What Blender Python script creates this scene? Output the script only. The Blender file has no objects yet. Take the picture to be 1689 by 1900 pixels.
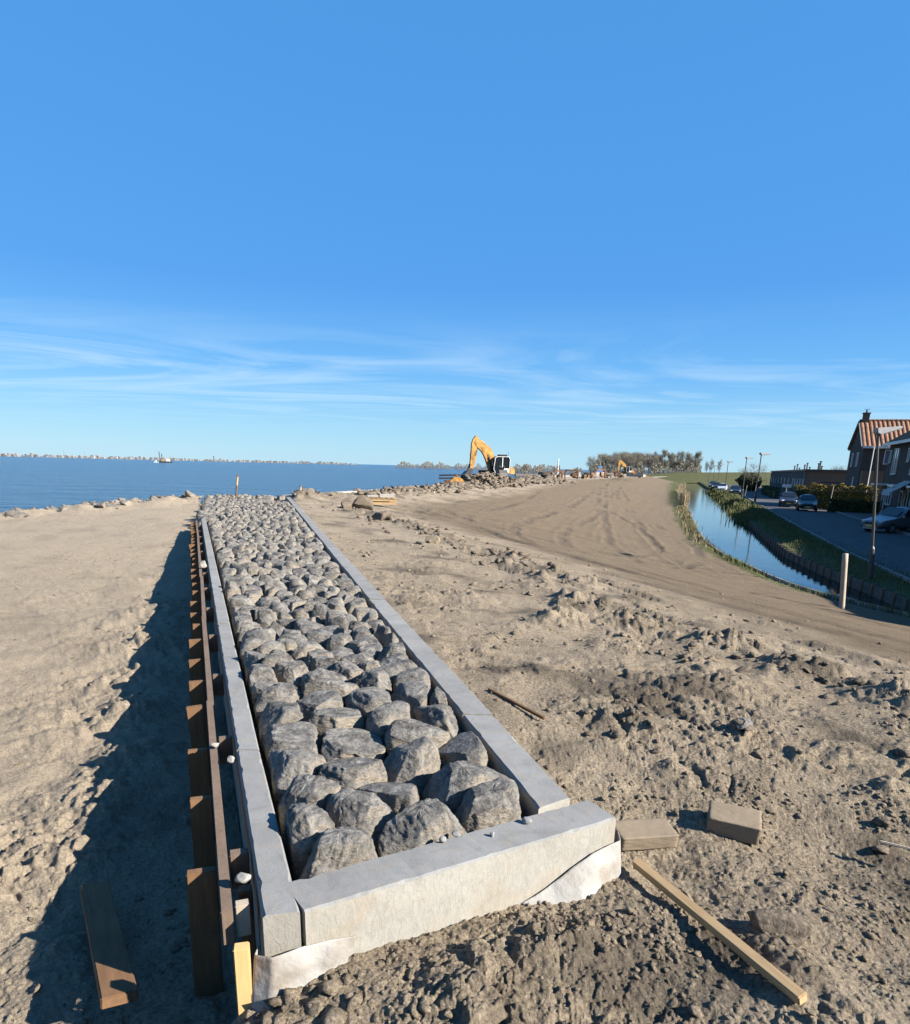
import bpy, math, random
import numpy as np
from mathutils import Vector, Matrix
from mathutils.geometry import delaunay_2d_cdt

scene = bpy.context.scene
COL = scene.collection
random.seed(7)
RNG = np.random.default_rng(11)

# ---------------------------------------------------------------- camera
PITCH, ROLL, EYE = math.radians(15.6), math.radians(1.4), 1.5
fwd = Vector((0, math.cos(PITCH), -math.sin(PITCH)))
r0 = Vector((1, 0, 0)); u0 = r0.cross(fwd)
rgt = math.cos(ROLL) * r0 + math.sin(ROLL) * u0
upv = -math.sin(ROLL) * r0 + math.cos(ROLL) * u0
cam_d = bpy.data.cameras.new('camera')
cam = bpy.data.objects.new('camera', cam_d); COL.objects.link(cam)
M = Matrix((rgt, upv, -fwd)).transposed().to_4x4(); M.translation = (0, 0, EYE)
cam.matrix_world = M
cam_d.sensor_fit = 'HORIZONTAL'; cam_d.sensor_width = 36.0
cam_d.lens = 36.0 * 1270 / 1689
cam_d.shift_y = 270.0 / 1689
cam_d.clip_start = 0.05; cam_d.clip_end = 30000
scene.camera = cam

# ---------------------------------------------------------------- world and sun
SUN_AZ, SUN_EL = math.radians(110), math.radians(30)
SKY_STRENGTH, SUN_STRENGTH, EXPOSURE = 0.055, 5.0, 1.72
world = bpy.data.worlds.new('World'); scene.world = world; world.use_nodes = True
wn, wl = world.node_tree.nodes, world.node_tree.links
wn.clear()
sky = wn.new('ShaderNodeTexSky'); sky.sky_type = 'NISHITA'; sky.sun_disc = False
sky.sun_elevation = SUN_EL; sky.sun_rotation = SUN_AZ
sky.air_density = 1.0; sky.dust_density = 0.3; sky.ozone_density = 3.0
hsv = wn.new('ShaderNodeHueSaturation'); hsv.inputs['Saturation'].default_value = 1.22
hsv.inputs['Hue'].default_value = 0.492
bg = wn.new('ShaderNodeBackground'); wo = wn.new('ShaderNodeOutputWorld')
# thin cirrus: noise on the sky direction projected to a high flat layer, the same for all bearings
geo = wn.new('ShaderNodeTexCoord')
sep = wn.new('ShaderNodeSeparateXYZ'); wl.new(geo.outputs['Generated'], sep.inputs[0])
def wmath(op, a, b=None, c=None, clamp=False):
    n = wn.new('ShaderNodeMath'); n.operation = op; n.use_clamp = clamp
    for i, v in enumerate((a, b, c)):
        if v is None: continue
        if isinstance(v, (int, float)): n.inputs[i].default_value = v
        else: wl.new(v, n.inputs[i])
    return n.outputs[0]
zc = wmath('MAXIMUM', sep.outputs['Z'], 0.03)
cx_ = wmath('DIVIDE', sep.outputs['X'], zc); cy_ = wmath('DIVIDE', sep.outputs['Y'], zc)
comb = wn.new('ShaderNodeCombineXYZ'); wl.new(cx_, comb.inputs[0]); wl.new(cy_, comb.inputs[1])
mp = wn.new('ShaderNodeMapping'); wl.new(comb.outputs[0], mp.inputs[0])
mp.inputs['Rotation'].default_value = (0, 0, math.radians(-38)); mp.inputs['Scale'].default_value = (0.075, 0.12, 1)
mp.inputs['Location'].default_value = (10.1, 3.3, 0)
nz = wn.new('ShaderNodeTexNoise'); nz.inputs['Scale'].default_value = 2.6; nz.inputs['Detail'].default_value = 9
nz.inputs['Roughness'].default_value = 0.58; nz.inputs['Distortion'].default_value = 2.2
wl.new(mp.outputs[0], nz.inputs['Vector'])
nz2 = wn.new('ShaderNodeTexNoise'); nz2.inputs['Scale'].default_value = 0.55; nz2.inputs['Detail'].default_value = 2
wl.new(mp.outputs[0], nz2.inputs['Vector'])
cl = wmath('MULTIPLY', wmath('SUBTRACT', nz.outputs[0], 0.43), 2.3, clamp=True)
cl2 = wmath('MULTIPLY', wmath('SUBTRACT', nz2.outputs[0], 0.33), 4.0, clamp=True)
def wramp(v, a, b):
    n = wn.new('ShaderNodeMapRange'); n.interpolation_type = 'SMOOTHSTEP'; n.clamp = True
    wl.new(v, n.inputs[0]); n.inputs[1].default_value = a; n.inputs[2].default_value = b
    n.inputs[3].default_value = 0; n.inputs[4].default_value = 1
    return n.outputs[0]
band = wmath('MULTIPLY', wramp(sep.outputs['Z'], 0.03, 0.08), wramp(sep.outputs['Z'], 0.205, 0.11))
cm = wmath('MULTIPLY', wmath('MULTIPLY', wmath('MULTIPLY', cl, cl2), band), 0.66)
mix = wn.new('ShaderNodeMix'); mix.data_type = 'RGBA'
wl.new(sky.outputs[0], hsv.inputs['Color'])
# clear dry air: the Nishita sky is graded towards a cleaner blue, by height above the horizon only
grad = wn.new('ShaderNodeValToRGB'); ge = grad.color_ramp.elements
stops = [(0.0, (.43, .75, .97)), (.04, (.33, .68, .96)), (.12, (.145, .47, .95)), (.22, (.088, .345, .87)), (.47, (.082, .34, .83)), (1.0, (.05, .25, .70))]
while len(ge) < len(stops): ge.new(0.5)
for e, (p_, c_) in zip(ge, stops): e.position = p_; e.color = (*c_, 1)
wl.new(sep.outputs['Z'], grad.inputs[0])
gsc = wn.new('ShaderNodeVectorMath'); gsc.operation = 'SCALE'; wl.new(grad.outputs[0], gsc.inputs[0]); gsc.inputs['Scale'].default_value = 1 / (SKY_STRENGTH * 2 ** EXPOSURE)
gm = wn.new('ShaderNodeMix'); gm.data_type = 'RGBA'; gm.inputs[0].default_value = .85
wl.new(hsv.outputs[0], gm.inputs[6]); wl.new(gsc.outputs[0], gm.inputs[7])
wl.new(cm, mix.inputs[0]); wl.new(gm.outputs[2], mix.inputs[6]); mix.inputs[7].default_value = (4.4, 5.4, 6.0, 1)
wl.new(mix.outputs[2], bg.inputs[0]); bg.inputs[1].default_value = SKY_STRENGTH
wl.new(bg.outputs[0], wo.inputs[0])
sun_d = bpy.data.lights.new('sun', 'SUN'); sun_d.energy = SUN_STRENGTH; sun_d.angle = math.radians(0.5)
sun_d.color = (1.0, 0.945, 0.87)
sun = bpy.data.objects.new('sun', sun_d); COL.objects.link(sun)
sdir = Vector((math.sin(SUN_AZ) * math.cos(SUN_EL), math.cos(SUN_AZ) * math.cos(SUN_EL), math.sin(SUN_EL)))
sun.rotation_euler = sdir.to_track_quat('Z', 'Y').to_euler(); sun.location = sdir * 60
vs = scene.view_settings
vs.view_transform = 'Standard'; vs.look = 'None'; vs.gamma = 1; vs.exposure = EXPOSURE; vs.use_curve_mapping = False
scene.cycles.use_denoising = True
scene.cycles.max_bounces = 6; scene.cycles.diffuse_bounces = 3; scene.cycles.glossy_bounces = 3
scene.cycles.transparent_max_bounces = 6

# ---------------------------------------------------------------- noise in numpy
def _hash(ix, iy, iz, s):
    with np.errstate(over='ignore'):
        h = (ix.astype(np.uint32) * np.uint32(374761393) + iy.astype(np.uint32) * np.uint32(668265263)
             + iz.astype(np.uint32) * np.uint32(2147483647 - 58) + np.uint32((s * 1274126177) & 0xffffffff))
        h = (h ^ (h >> np.uint32(13))) * np.uint32(1274126177)
        h = h ^ (h >> np.uint32(16)); h = h * np.uint32(2246822519); h = h ^ (h >> np.uint32(15))
    return h
def _u(h): return (h >> np.uint32(8)).astype(np.float32) / np.float32(1 << 24)
def noise2(x, y, s=0):
    x0 = np.floor(x); y0 = np.floor(y); fx = x - x0; fy = y - y0
    ix = x0.astype(np.int64); iy = y0.astype(np.int64); zz = np.zeros_like(ix)
    ux = fx * fx * fx * (fx * (fx * 6 - 15) + 10); uy = fy * fy * fy * (fy * (fy * 6 - 15) + 10)
    def g(dx, dy):
        a = _u(_hash(ix + dx, iy + dy, zz, s)) * 6.2831853
        return np.cos(a) * (fx - dx) + np.sin(a) * (fy - dy)
    a = g(0, 0); b = g(1, 0); c = g(0, 1); d = g(1, 1)
    return ((a + (b - a) * ux) * (1 - uy) + (c + (d - c) * ux) * uy) * 1.5
def fbm2(x, y, o=4, s=0, rough=.5):
    t = 0; a = 1.; n = 0
    for i in range(o):
        t = t + a * noise2(x * 2 ** i + i * 17.3, y * 2 ** i - i * 9.1, s + i); n += a; a *= rough
    return t / n
def vnoise3(x, y, z, s=0):
    x0 = np.floor(x); y0 = np.floor(y); z0 = np.floor(z)
    f = [x - x0, y - y0, z - z0]; f = [q * q * (3 - 2 * q) for q in f]
    ix = x0.astype(np.int64); iy = y0.astype(np.int64); iz = z0.astype(np.int64)
    def v(a, b, c): return _u(_hash(ix + a, iy + b, iz + c, s)) * 2 - 1
    l = lambda a, b, t: a + (b - a) * t
    return l(l(l(v(0,0,0), v(1,0,0), f[0]), l(v(0,1,0), v(1,1,0), f[0]), f[1]),
             l(l(v(0,0,1), v(1,0,1), f[0]), l(v(0,1,1), v(1,1,1), f[0]), f[1]), f[2])
def fbm3(p, sc, o=4, s=0, rough=.5):
    t = 0; a = 1.; n = 0
    for i in range(o):
        k = sc * 2 ** i
        t = t + a * vnoise3(p[:, 0] * k + 3.1 * i, p[:, 1] * k - 7.7 * i, p[:, 2] * k + 1.9 * i, s + i); n += a; a *= rough
    return t / n
def worley2(x, y, s=0):
    x0 = np.floor(x).astype(np.int64); y0 = np.floor(y).astype(np.int64); zz = np.zeros_like(x0)
    best = np.full(x.shape, 9., np.float32); rnd = np.zeros(x.shape, np.float32)
    for dx in (-1, 0, 1):
        for dy in (-1, 0, 1):
            h = _hash(x0 + dx, y0 + dy, zz, s); h2 = _hash(x0 + dx, y0 + dy, zz, s + 91)
            d = (x0 + dx + _u(h) - x) ** 2 + (y0 + dy + _u(h2) - y) ** 2
            m = d < best
            best = np.where(m, d, best); rnd = np.where(m, _u(_hash(x0 + dx, y0 + dy, zz, s + 37)), rnd)
    return np.sqrt(best), rnd
def sstep(a, b, v):
    t = np.clip((v - a) / (b - a), 0, 1); return t * t * (3 - 2 * t)

# ---------------------------------------------------------------- object helpers
def tag(o, label=None, cat=None, group=None, kind=None):
    if label: o['label'] = label
    if cat: o['category'] = cat
    if group: o['group'] = group
    if kind: o['kind'] = kind
    return o
def empty(name, loc=(0, 0, 0), rz=0.0):
    o = bpy.data.objects.new(name, None); COL.objects.link(o)
    o.location = loc; o.rotation_euler = (0, 0, rz); o.empty_display_size = .2
    return o
def mesh_from(name, V, F, mats, smooth=False, mi=None):
    me = bpy.data.meshes.new(name)
    V = np.asarray(V, np.float32)
    if isinstance(F, np.ndarray):
        n, k = F.shape
        me.vertices.add(len(V)); me.vertices.foreach_set('co', V.ravel())
        me.loops.add(n * k); me.loops.foreach_set('vertex_index', F.astype(np.int32).ravel())
        me.polygons.add(n)
        me.polygons.foreach_set('loop_start', np.arange(0, n * k, k, dtype=np.int32))
        me.update(calc_edges=True)
    else:
        me.from_pydata([tuple(map(float, v)) for v in V], [], F); me.update()
    for m in (mats if isinstance(mats, (list, tuple)) else [mats]): me.materials.append(m)
    if smooth: me.polygons.foreach_set('use_smooth', np.ones(len(me.polygons), bool))
    if mi is not None: me.polygons.foreach_set('material_index', np.asarray(mi, np.int32))
    return me
def mobj(name, me, parent=None, loc=None, rot=None):
    o = bpy.data.objects.new(name, me); COL.objects.link(o)
    if parent is not None: o.parent = parent
    if loc is not None: o.location = loc
    if rot is not None: o.rotation_euler = rot
    return o
def rotz(a):
    c, s = math.cos(a), math.sin(a); return np.array([[c, -s, 0], [s, c, 0], [0, 0, 1.]])
class MB:
    """collects pieces of one part; build() links them as one mesh object"""
    def __init__(s): s.v = []; s.f = []
    def add(s, V, F):
        k = len(s.v); s.v += [tuple(map(float, p)) for p in V]; s.f += [tuple(i + k for i in f) for f in F]; return s
    def box(s, c, d, R=None, taper=1.0):
        x, y, z = [q / 2 for q in d]; t = taper
        V = np.array([(-x, -y, -z), (x, -y, -z), (x, y, -z), (-x, y, -z), (-x*t, -y*t, z), (x*t, -y*t, z), (x*t, y*t, z), (-x*t, y*t, z)])
        if R is not None: V = V @ np.asarray(R).T
        return s.add(V + np.array(c), [(0,3,2,1), (4,5,6,7), (0,1,5,4), (1,2,6,5), (2,3,7,6), (3,0,4,7)])
    def span(s, a, b):
        a = np.minimum(a, b) if False else np.array(a, float); b = np.array(b, float)
        return s.box((a + b) / 2, np.abs(b - a))
    def tube(s, a, b, ra, rb=None, n=8, cap=True):
        rb = ra if rb is None else rb
        a = np.array(a, float); b = np.array(b, float); d = b - a; d /= (np.linalg.norm(d) + 1e-9)
        h = np.array([0, 0, 1.]) if abs(d[2]) < .9 else np.array([1., 0, 0])
        u = np.cross(d, h); u /= np.linalg.norm(u); w = np.cross(d, u)
        an = np.arange(n) * 2 * math.pi / n
        ring = np.cos(an)[:, None] * u + np.sin(an)[:, None] * w
        V = np.vstack((a + ring * ra, b + ring * rb))
        F = [(i, (i + 1) % n, n + (i + 1) % n, n + i) for i in range(n)]
        if cap: F += [tuple(range(n))[::-1], tuple(range(n, 2 * n))]
        return s.add(V, F)
    def path(s, pts, r, n=6):
        for a, b in zip(pts[:-1], pts[1:]): s.tube(a, b, r, r, n)
        return s
    def bar(s, a, b, w, h, up=(0, 0, 1)):
        a = np.array(a, float); b = np.array(b, float); d = b - a; L = np.linalg.norm(d); d /= L
        u = np.cross(np.array(up, float), d); u /= np.linalg.norm(u); v = np.cross(d, u)
        R = np.stack((d, u, v), 1)
        return s.box((a + b) / 2, (L, w, h), R)
    def prism(s, poly, y0, y1, axis='y'):
        """polygon in (x,z) extruded along y (or (x,y) along z)"""
        n = len(poly)
        if axis == 'y': V = [(p[0], y0, p[1]) for p in poly] + [(p[0], y1, p[1]) for p in poly]
        elif axis == 'x': V = [(y0, p[0], p[1]) for p in poly] + [(y1, p[0], p[1]) for p in poly]
        else: V = [(p[0], p[1], y0) for p in poly] + [(p[0], p[1], y1) for p in poly]
        F = [tuple(range(n)), tuple(range(2 * n - 1, n - 1, -1))] + [(i, n + i, n + (i + 1) % n, (i + 1) % n) for i in range(n)]
        return s.add(V, F)
    def build(s, name, m, parent=None, smooth=False, bevel=0, loc=None, rot=None, fixn=True):
        me = mesh_from(name, s.v, s.f, m, smooth)
        if fixn:
            import bmesh
            bm = bmesh.new(); bm.from_mesh(me); bmesh.ops.recalc_face_normals(bm, faces=bm.faces[:])
            if bevel: bmesh.ops.bevel(bm, geom=bm.edges[:], offset=bevel, segments=2, affect='EDGES', clamp_overlap=True)
            bm.to_mesh(me); bm.free()
        return mobj(name, me, parent, loc, rot)
def copy_tree(o, parent=None):
    c = o.copy(); COL.objects.link(c); c.parent = parent
    for ch in o.children: copy_tree(ch, c)
    return c

# ---------------------------------------------------------------- materials
class N:
    def __init__(s, name):
        s.m = bpy.data.materials.new(name); s.m.use_nodes = True; s.n = s.m.node_tree.nodes; s.l = s.m.node_tree.links
        s.b = s.n['Principled BSDF']; s.c = s.n.new('ShaderNodeTexCoord'); s.co = s.c.outputs['Object']
        g = s.n.new('ShaderNodeNewGeometry'); s.pos = g.outputs['Position']; s.geo = g
    def setv(s, sock, v):
        if isinstance(v, tuple) and len(v) == 3: v = (*v, 1)
        if hasattr(v, 'is_output'): s.l.new(v, s.b.inputs[sock])
        else: s.b.inputs[sock].default_value = v
    def noise(s, sc, det=4, rough=.55, vec=None, stretch=None, dist=0, rot=None):
        n = s.n.new('ShaderNodeTexNoise'); n.inputs['Scale'].default_value = sc; n.inputs['Detail'].default_value = det
        n.inputs['Roughness'].default_value = rough; n.inputs['Distortion'].default_value = dist
        v = vec or s.co
        if stretch:
            m = s.n.new('ShaderNodeMapping'); m.inputs['Scale'].default_value = stretch
            if rot: m.inputs['Rotation'].default_value = rot
            s.l.new(v, m.inputs[0]); v = m.outputs[0]
        s.l.new(v, n.inputs['Vector']); return n.outputs[0]
    def voro(s, sc, vec=None, feat='F1', out='Distance', stretch=None):
        n = s.n.new('ShaderNodeTexVoronoi'); n.inputs['Scale'].default_value = sc; n.feature = feat
        v = vec or s.co
        if stretch:
            m = s.n.new('ShaderNodeMapping'); m.inputs['Scale'].default_value = stretch; s.l.new(v, m.inputs[0]); v = m.outputs[0]
        s.l.new(v, n.inputs['Vector']); return n.outputs[out]
    def ramp(s, v, stops):
        n = s.n.new('ShaderNodeValToRGB'); e = n.color_ramp.elements
        while len(e) < len(stops): e.new(0.5)
        for q, (p, c) in zip(e, stops):
            q.position = p; q.color = (*c, 1) if isinstance(c, (tuple, list)) else (c, c, c, 1)
        s.l.new(v, n.inputs[0]); return n.outputs[0]
    def mix(s, f, a, b, mode='MIX'):
        n = s.n.new('ShaderNodeMix'); n.data_type = 'RGBA'; n.blend_type = mode
        for i, v in ((0, f), (6, a), (7, b)):
            if hasattr(v, 'is_output'): s.l.new(v, n.inputs[i])
            elif isinstance(v, (int, float)): n.inputs[i].default_value = v if i == 0 else (v, v, v, 1)
            else: n.inputs[i].default_value = (*v, 1)
        return n.outputs[2]
    def math(s, op, a, b=None, clamp=False):
        n = s.n.new('ShaderNodeMath'); n.operation = op; n.use_clamp = clamp
        for i, v in enumerate((a, b)):
            if v is None: continue
            if hasattr(v, 'is_output'): s.l.new(v, n.inputs[i])
            else: n.inputs[i].default_value = v
        return n.outputs[0]
    def attr(s, name):
        n = s.n.new('ShaderNodeAttribute'); n.attribute_name = name; return n.outputs['Fac']
    def rand(s):
        n = s.n.new('ShaderNodeObjectInfo'); return n.outputs['Random']
    def bump(s, h, strength=.5, dist=.01, prev=None):
        n = s.n.new('ShaderNodeBump'); n.inputs['Strength'].default_value = strength; n.inputs['Distance'].default_value = dist
        s.l.new(h, n.inputs['Height'])
        if prev is not None: s.l.new(prev, n.inputs['Normal'])
        s.l.new(n.outputs[0], s.b.inputs['Normal']); return n.outputs[0]
def plain(name, col, rough=.6, metal=0, spec=.5, var=.15, sc=6, bump=0, bsc=60, bd=.003):
    k = N(name); nn = k.noise(sc, 5)
    lo = tuple(max(0, c * (1 - var)) for c in col); hi = tuple(min(1, c * (1 + var)) for c in col)
    k.setv('Base Color', k.ramp(nn, [(.3, lo), (.7, hi)]))
    k.setv('Roughness', rough); k.setv('Metallic', metal); k.setv('Specular IOR Level', spec)
    if bump: k.bump(k.noise(bsc, 4), bump, bd)
    return k.m
MAT = {}
def soil_nodes(k, grade=True):
    P = k.pos
    n1 = k.noise(.9, 5, .6, vec=P); n2 = k.noise(7, 6, .65, vec=P); n3 = k.noise(60, 5, .7, vec=P); n4 = k.noise(420, 3, .6, vec=P)
    c = k.ramp(n2, [(.24, (.085, .065, .044)), (.42, (.212, .168, .116)), (.70, (.325, .266, .188))])
    c = k.mix(k.math('MULTIPLY', k.ramp(n1, [(.42, 0.0), (.68, 1.0)]), .55), c, (.19, .15, .108))
    c = k.mix(.42, c, k.ramp(n3, [(.36, (.030, .024, .017)), (.5, (.215, .171, .12)), (.66, (.49, .405, .295))]))
    if grade:
        c = k.mix(k.math('MULTIPLY', k.attr('graded'), .88), c, k.mix(k.noise(1.4, 7, .7, vec=P), (.064, .046, .029), (.165, .124, .081)))
        c = k.mix(k.math('MULTIPLY', k.attr('moist'), .8), c, k.mix(n3, (.036, .029, .023), (.10, .081, .06)))
        c = k.mix(k.math('MULTIPLY', k.attr('pale'), .5), c, k.mix(n3, (.235, .188, .132), (.475, .398, .298)))
    k.setv('Base Color', c); k.setv('Roughness', .95); k.setv('Specular IOR Level', .12)
    n0 = k.noise(2.4, 6, .7, vec=P)
    b = k.bump(n0, .6, .10)
    b = k.bump(n2, .7, .05, b)
    b = k.bump(n3, 1.0, .03, b)
    b = k.bump(n4, .8, .006, b)
    return k
k = soil_nodes(N('soil')); MAT['soil'] = k.m
k = soil_nodes(N('clod'), False); MAT['clod'] = k.m
def grass_ground():
    k = N('grass_ground'); P = k.pos
    n = k.noise(1.2, 6, .65, vec=P); n2 = k.noise(30, 5, .7, vec=P)
    c = k.ramp(n, [(.3, (.034, .034, .016)), (.5, (.058, .052, .024)), (.72, (.11, .085, .045))])
    c = k.mix(.35, c, k.ramp(n2, [(.3, (.02, .035, .01)), (.7, (.13, .15, .05))]))
    k.setv('Base Color', c); k.setv('Roughness', .9); k.setv('Specular IOR Level', .1); k.bump(n2, .8, .05)
    return k.m
MAT['grass_ground'] = grass_ground()
def stone_mat():
    k = N('stone'); O = k.pos; rnd = k.rand()
    n1 = k.noise(9, 7, .7, vec=O, dist=.6); n2 = k.noise(55, 6, .7, vec=O); n3 = k.noise(17, 5, .6, vec=O, stretch=(1, 1.2, 3.0), rot=(.4, .2, .5))
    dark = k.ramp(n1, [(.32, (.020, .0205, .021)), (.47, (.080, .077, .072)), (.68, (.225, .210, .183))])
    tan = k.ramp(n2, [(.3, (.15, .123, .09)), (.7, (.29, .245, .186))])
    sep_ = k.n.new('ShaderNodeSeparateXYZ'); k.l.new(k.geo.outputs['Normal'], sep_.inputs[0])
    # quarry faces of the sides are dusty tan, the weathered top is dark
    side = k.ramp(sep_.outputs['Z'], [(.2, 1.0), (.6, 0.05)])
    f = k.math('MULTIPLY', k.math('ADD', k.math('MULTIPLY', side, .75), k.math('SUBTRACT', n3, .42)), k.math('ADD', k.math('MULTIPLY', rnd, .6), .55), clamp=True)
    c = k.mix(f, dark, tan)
    c = k.mix(k.ramp(n2, [(.54, 0.0), (.68, .55)]), c, (.22, .203, .176))
    k.setv('Base Color', c); k.setv('Roughness', .82); k.setv('Specular IOR Level', .3)
    b = k.bump(n3, .9, .035); b = k.bump(n2, .8, .012, b)
    k.bump(k.noise(230, 4, .7, vec=O), .4, .002, b)
    return k.m
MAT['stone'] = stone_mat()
def concrete(name, base, dusty=.3, scratch=False):
    k = N(name); P = k.pos
    n1 = k.noise(3.2, 6, .65, vec=P); n2 = k.noise(140, 4, .75, vec=P); n3 = k.noise(14, 6, .7, vec=P)
    c = k.ramp(n1, [(.3, tuple(q * .72 for q in base)), (.7, tuple(q * 1.25 for q in base))])
    c = k.mix(.35, c, k.ramp(n2, [(.32, tuple(q * .45 for q in base)), (.5, base), (.75, tuple(min(1, q * 1.5) for q in base))]))
    c = k.mix(k.math('MULTIPLY', k.ramp(n3, [(.52, 0.0), (.70, 1.0)]), dusty), c, (.23, .185, .135))
    pit = k.voro(70, vec=P); pm = k.ramp(pit, [(.06, 1.0), (.13, 0.0)])
    c = k.mix(k.math('MULTIPLY', pm, .5), c, (.08, .078, .07))
    c = k.mix(k.math('MULTIPLY', k.rand(), .3), c, tuple(q * .6 for q in base))
    c = k.mix(k.math('MULTIPLY', k.ramp(k.noise(5.5, 7, .72, vec=P, dist=1.5), [(.52, 0.0), (.64, 1.0)]), .4), c, tuple(q * .55 for q in base))
    if scratch:
        sc = k.noise(26, 4, .7, vec=P, stretch=(1.6, 1.6, .55), dist=1.2)
        c = k.mix(.28, c, k.ramp(sc, [(.35, tuple(q * .62 for q in base)), (.6, tuple(min(1, q * 1.2) for q in base))]))
        c = k.mix(k.math('MULTIPLY', k.ramp(k.noise(2.6, 5, .7, vec=P, dist=1.0), [(.5, 0.0), (.7, 1.0)]), .55), c, (.235, .185, .125))
    k.setv('Base Color', c); k.setv('Roughness', .85); k.setv('Specular IOR Level', .25)
    b = k.bump(n3, .35, .006); b = k.bump(n2, .35, .0025, b)
    if scratch: b = k.bump(sc, .5, .004, b)
    k.bump(k.math('SUBTRACT', 1.0, pm), .5, .004, b)
    return k.m
MAT['concrete'] = concrete('concrete', (.185, .184, .176), .75)
MAT['concrete_face'] = concrete('concrete_face', (.25, .238, .205), .45, True)
MAT['concrete_pale'] = concrete('concrete_pale', (.34, .315, .26), .4)
def wood(name, a, b, grain=(1.5, 1.5, 14), sc=14, wet=.3):
    k = N(name); O = k.co
    g = k.noise(sc, 6, .65, stretch=tuple(1 / q * 4 for q in grain), dist=.8)
    n = k.noise(3, 4)
    c = k.mix(g, a, b)
    c = k.mix(k.math('MULTIPLY', k.ramp(n, [(.4, 0.0), (.7, 1.0)]), wet), c, tuple(q * .5 for q in a))
    k.setv('Base Color', c); k.setv('Roughness', .8); k.setv('Specular IOR Level', .25); k.bump(g, .6, .003)
    return k.m
MAT['wood_dark'] = wood('wood_dark', (.055, .03, .015), (.21, .115, .055))
MAT['wood_rail'] = wood('wood_rail', (.075, .05, .034), (.19, .135, .095))
MAT['wood_pale'] = wood('wood_pale', (.36, .20, .075), (.60, .38, .17), wet=.15)
MAT['wood_old'] = wood('wood_old', (.26, .165, .075), (.47, .325, .175), wet=.2)
MAT['wood_grey'] = wood('wood_grey', (.20, .16, .115), (.42, .35, .27), wet=.25)
def textile():
    k = N('geotextile'); n = k.noise(350, 3, .6); n2 = k.noise(6, 5)
    c = k.mix(k.ramp(n2, [(.45, 0.0), (.7, .75)]), (.255, .245, .224), (.15, .12, .088))
    k.setv('Base Color', c); k.setv('Roughness', .95); k.setv('Specular IOR Level', .1)
    b = k.bump(n2, .6, .04); k.bump(n, .4, .003, b); return k.m
MAT['textile'] = textile()
# ================================================================ the ground: one height field
COAST = np.array([(-70, -40), (-34, 8), (-15.6, 24.6), (-12.5, 28.0), (-9.4, 30.9), (-7.7, 33.2), (-1.2, 55.5), (11.5, 110), (77, 318), (112, 420), (260, 800)], float)
CL_Y = [-60, 0, 8, 15, 18.9, 21.2, 22.4, 24.8, 29.6, 32.6, 39, 56.4, 114.5, 310, 800]
CL_X = [33, 19.5, 16.6, 14.0, 12.75, 12.1, 11.8, 11.72, 12.26, 12.55, 13.9, 19.0, 37.1, 99.5, 255]
CR_Y = [-60, 0, 8, 15, 18.5, 20, 23.75, 26.9, 33.7, 47, 75.2, 126.4, 316, 800]
CR_X = [34.5, 21, 18, 15.2, 13.75, 13.6, 14.33, 14.7, 16.1, 20.3, 29.7, 46.0, 105, 264]
def polyline_sd(X, Y, P):
    best = np.full(X.shape, 1e9); sg = np.ones(X.shape)
    for a, b in zip(P[:-1], P[1:]):
        d = b - a; L2 = d @ d
        t = np.clip(((X - a[0]) * d[0] + (Y - a[1]) * d[1]) / L2, 0, 1)
        px = X - a[0] - t * d[0]; py = Y - a[1] - t * d[1]
        q = px * px + py * py; m = q < best
        best = np.where(m, q, best); sg = np.where(m, np.where(d[0] * py - d[1] * px > 0, 1., -1.), sg)
    return np.sqrt(best) * sg
def kerb_left_x(Y): return -.65 - .377 * (Y - 2.05)      # outer line of the sea-side kerb
def kerb_right_x(Y): return .55 - .285 * (Y - 3.0)       # outer line of the land-side kerb
FP = np.array([-.5, 2.05]); FQ = np.array([.74, 2.765]); FD = (FQ - FP) / np.linalg.norm(FQ - FP); FN = np.array([-FD[1], FD[0]])
WINDROW = [np.array([(-4.6, 26.5), (-2.7, 23.0), (-.72, 18.2), (.56, 14.3), (1.3, 12.1), (1.9, 10.4)], float),
           np.array([(1.25, 9.1), (1.98, 8.1), (2.42, 7.4), (2.75, 6.95), (3.07, 5.85), (3.6, 5.1), (4.4, 4.3)], float)]
RUBBLE_LINE = np.array([(-7.0, 32.0), (-4.6, 36), (-.2, 52), (1.6, 62), (6, 78), (12.5, 104)], float)
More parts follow.
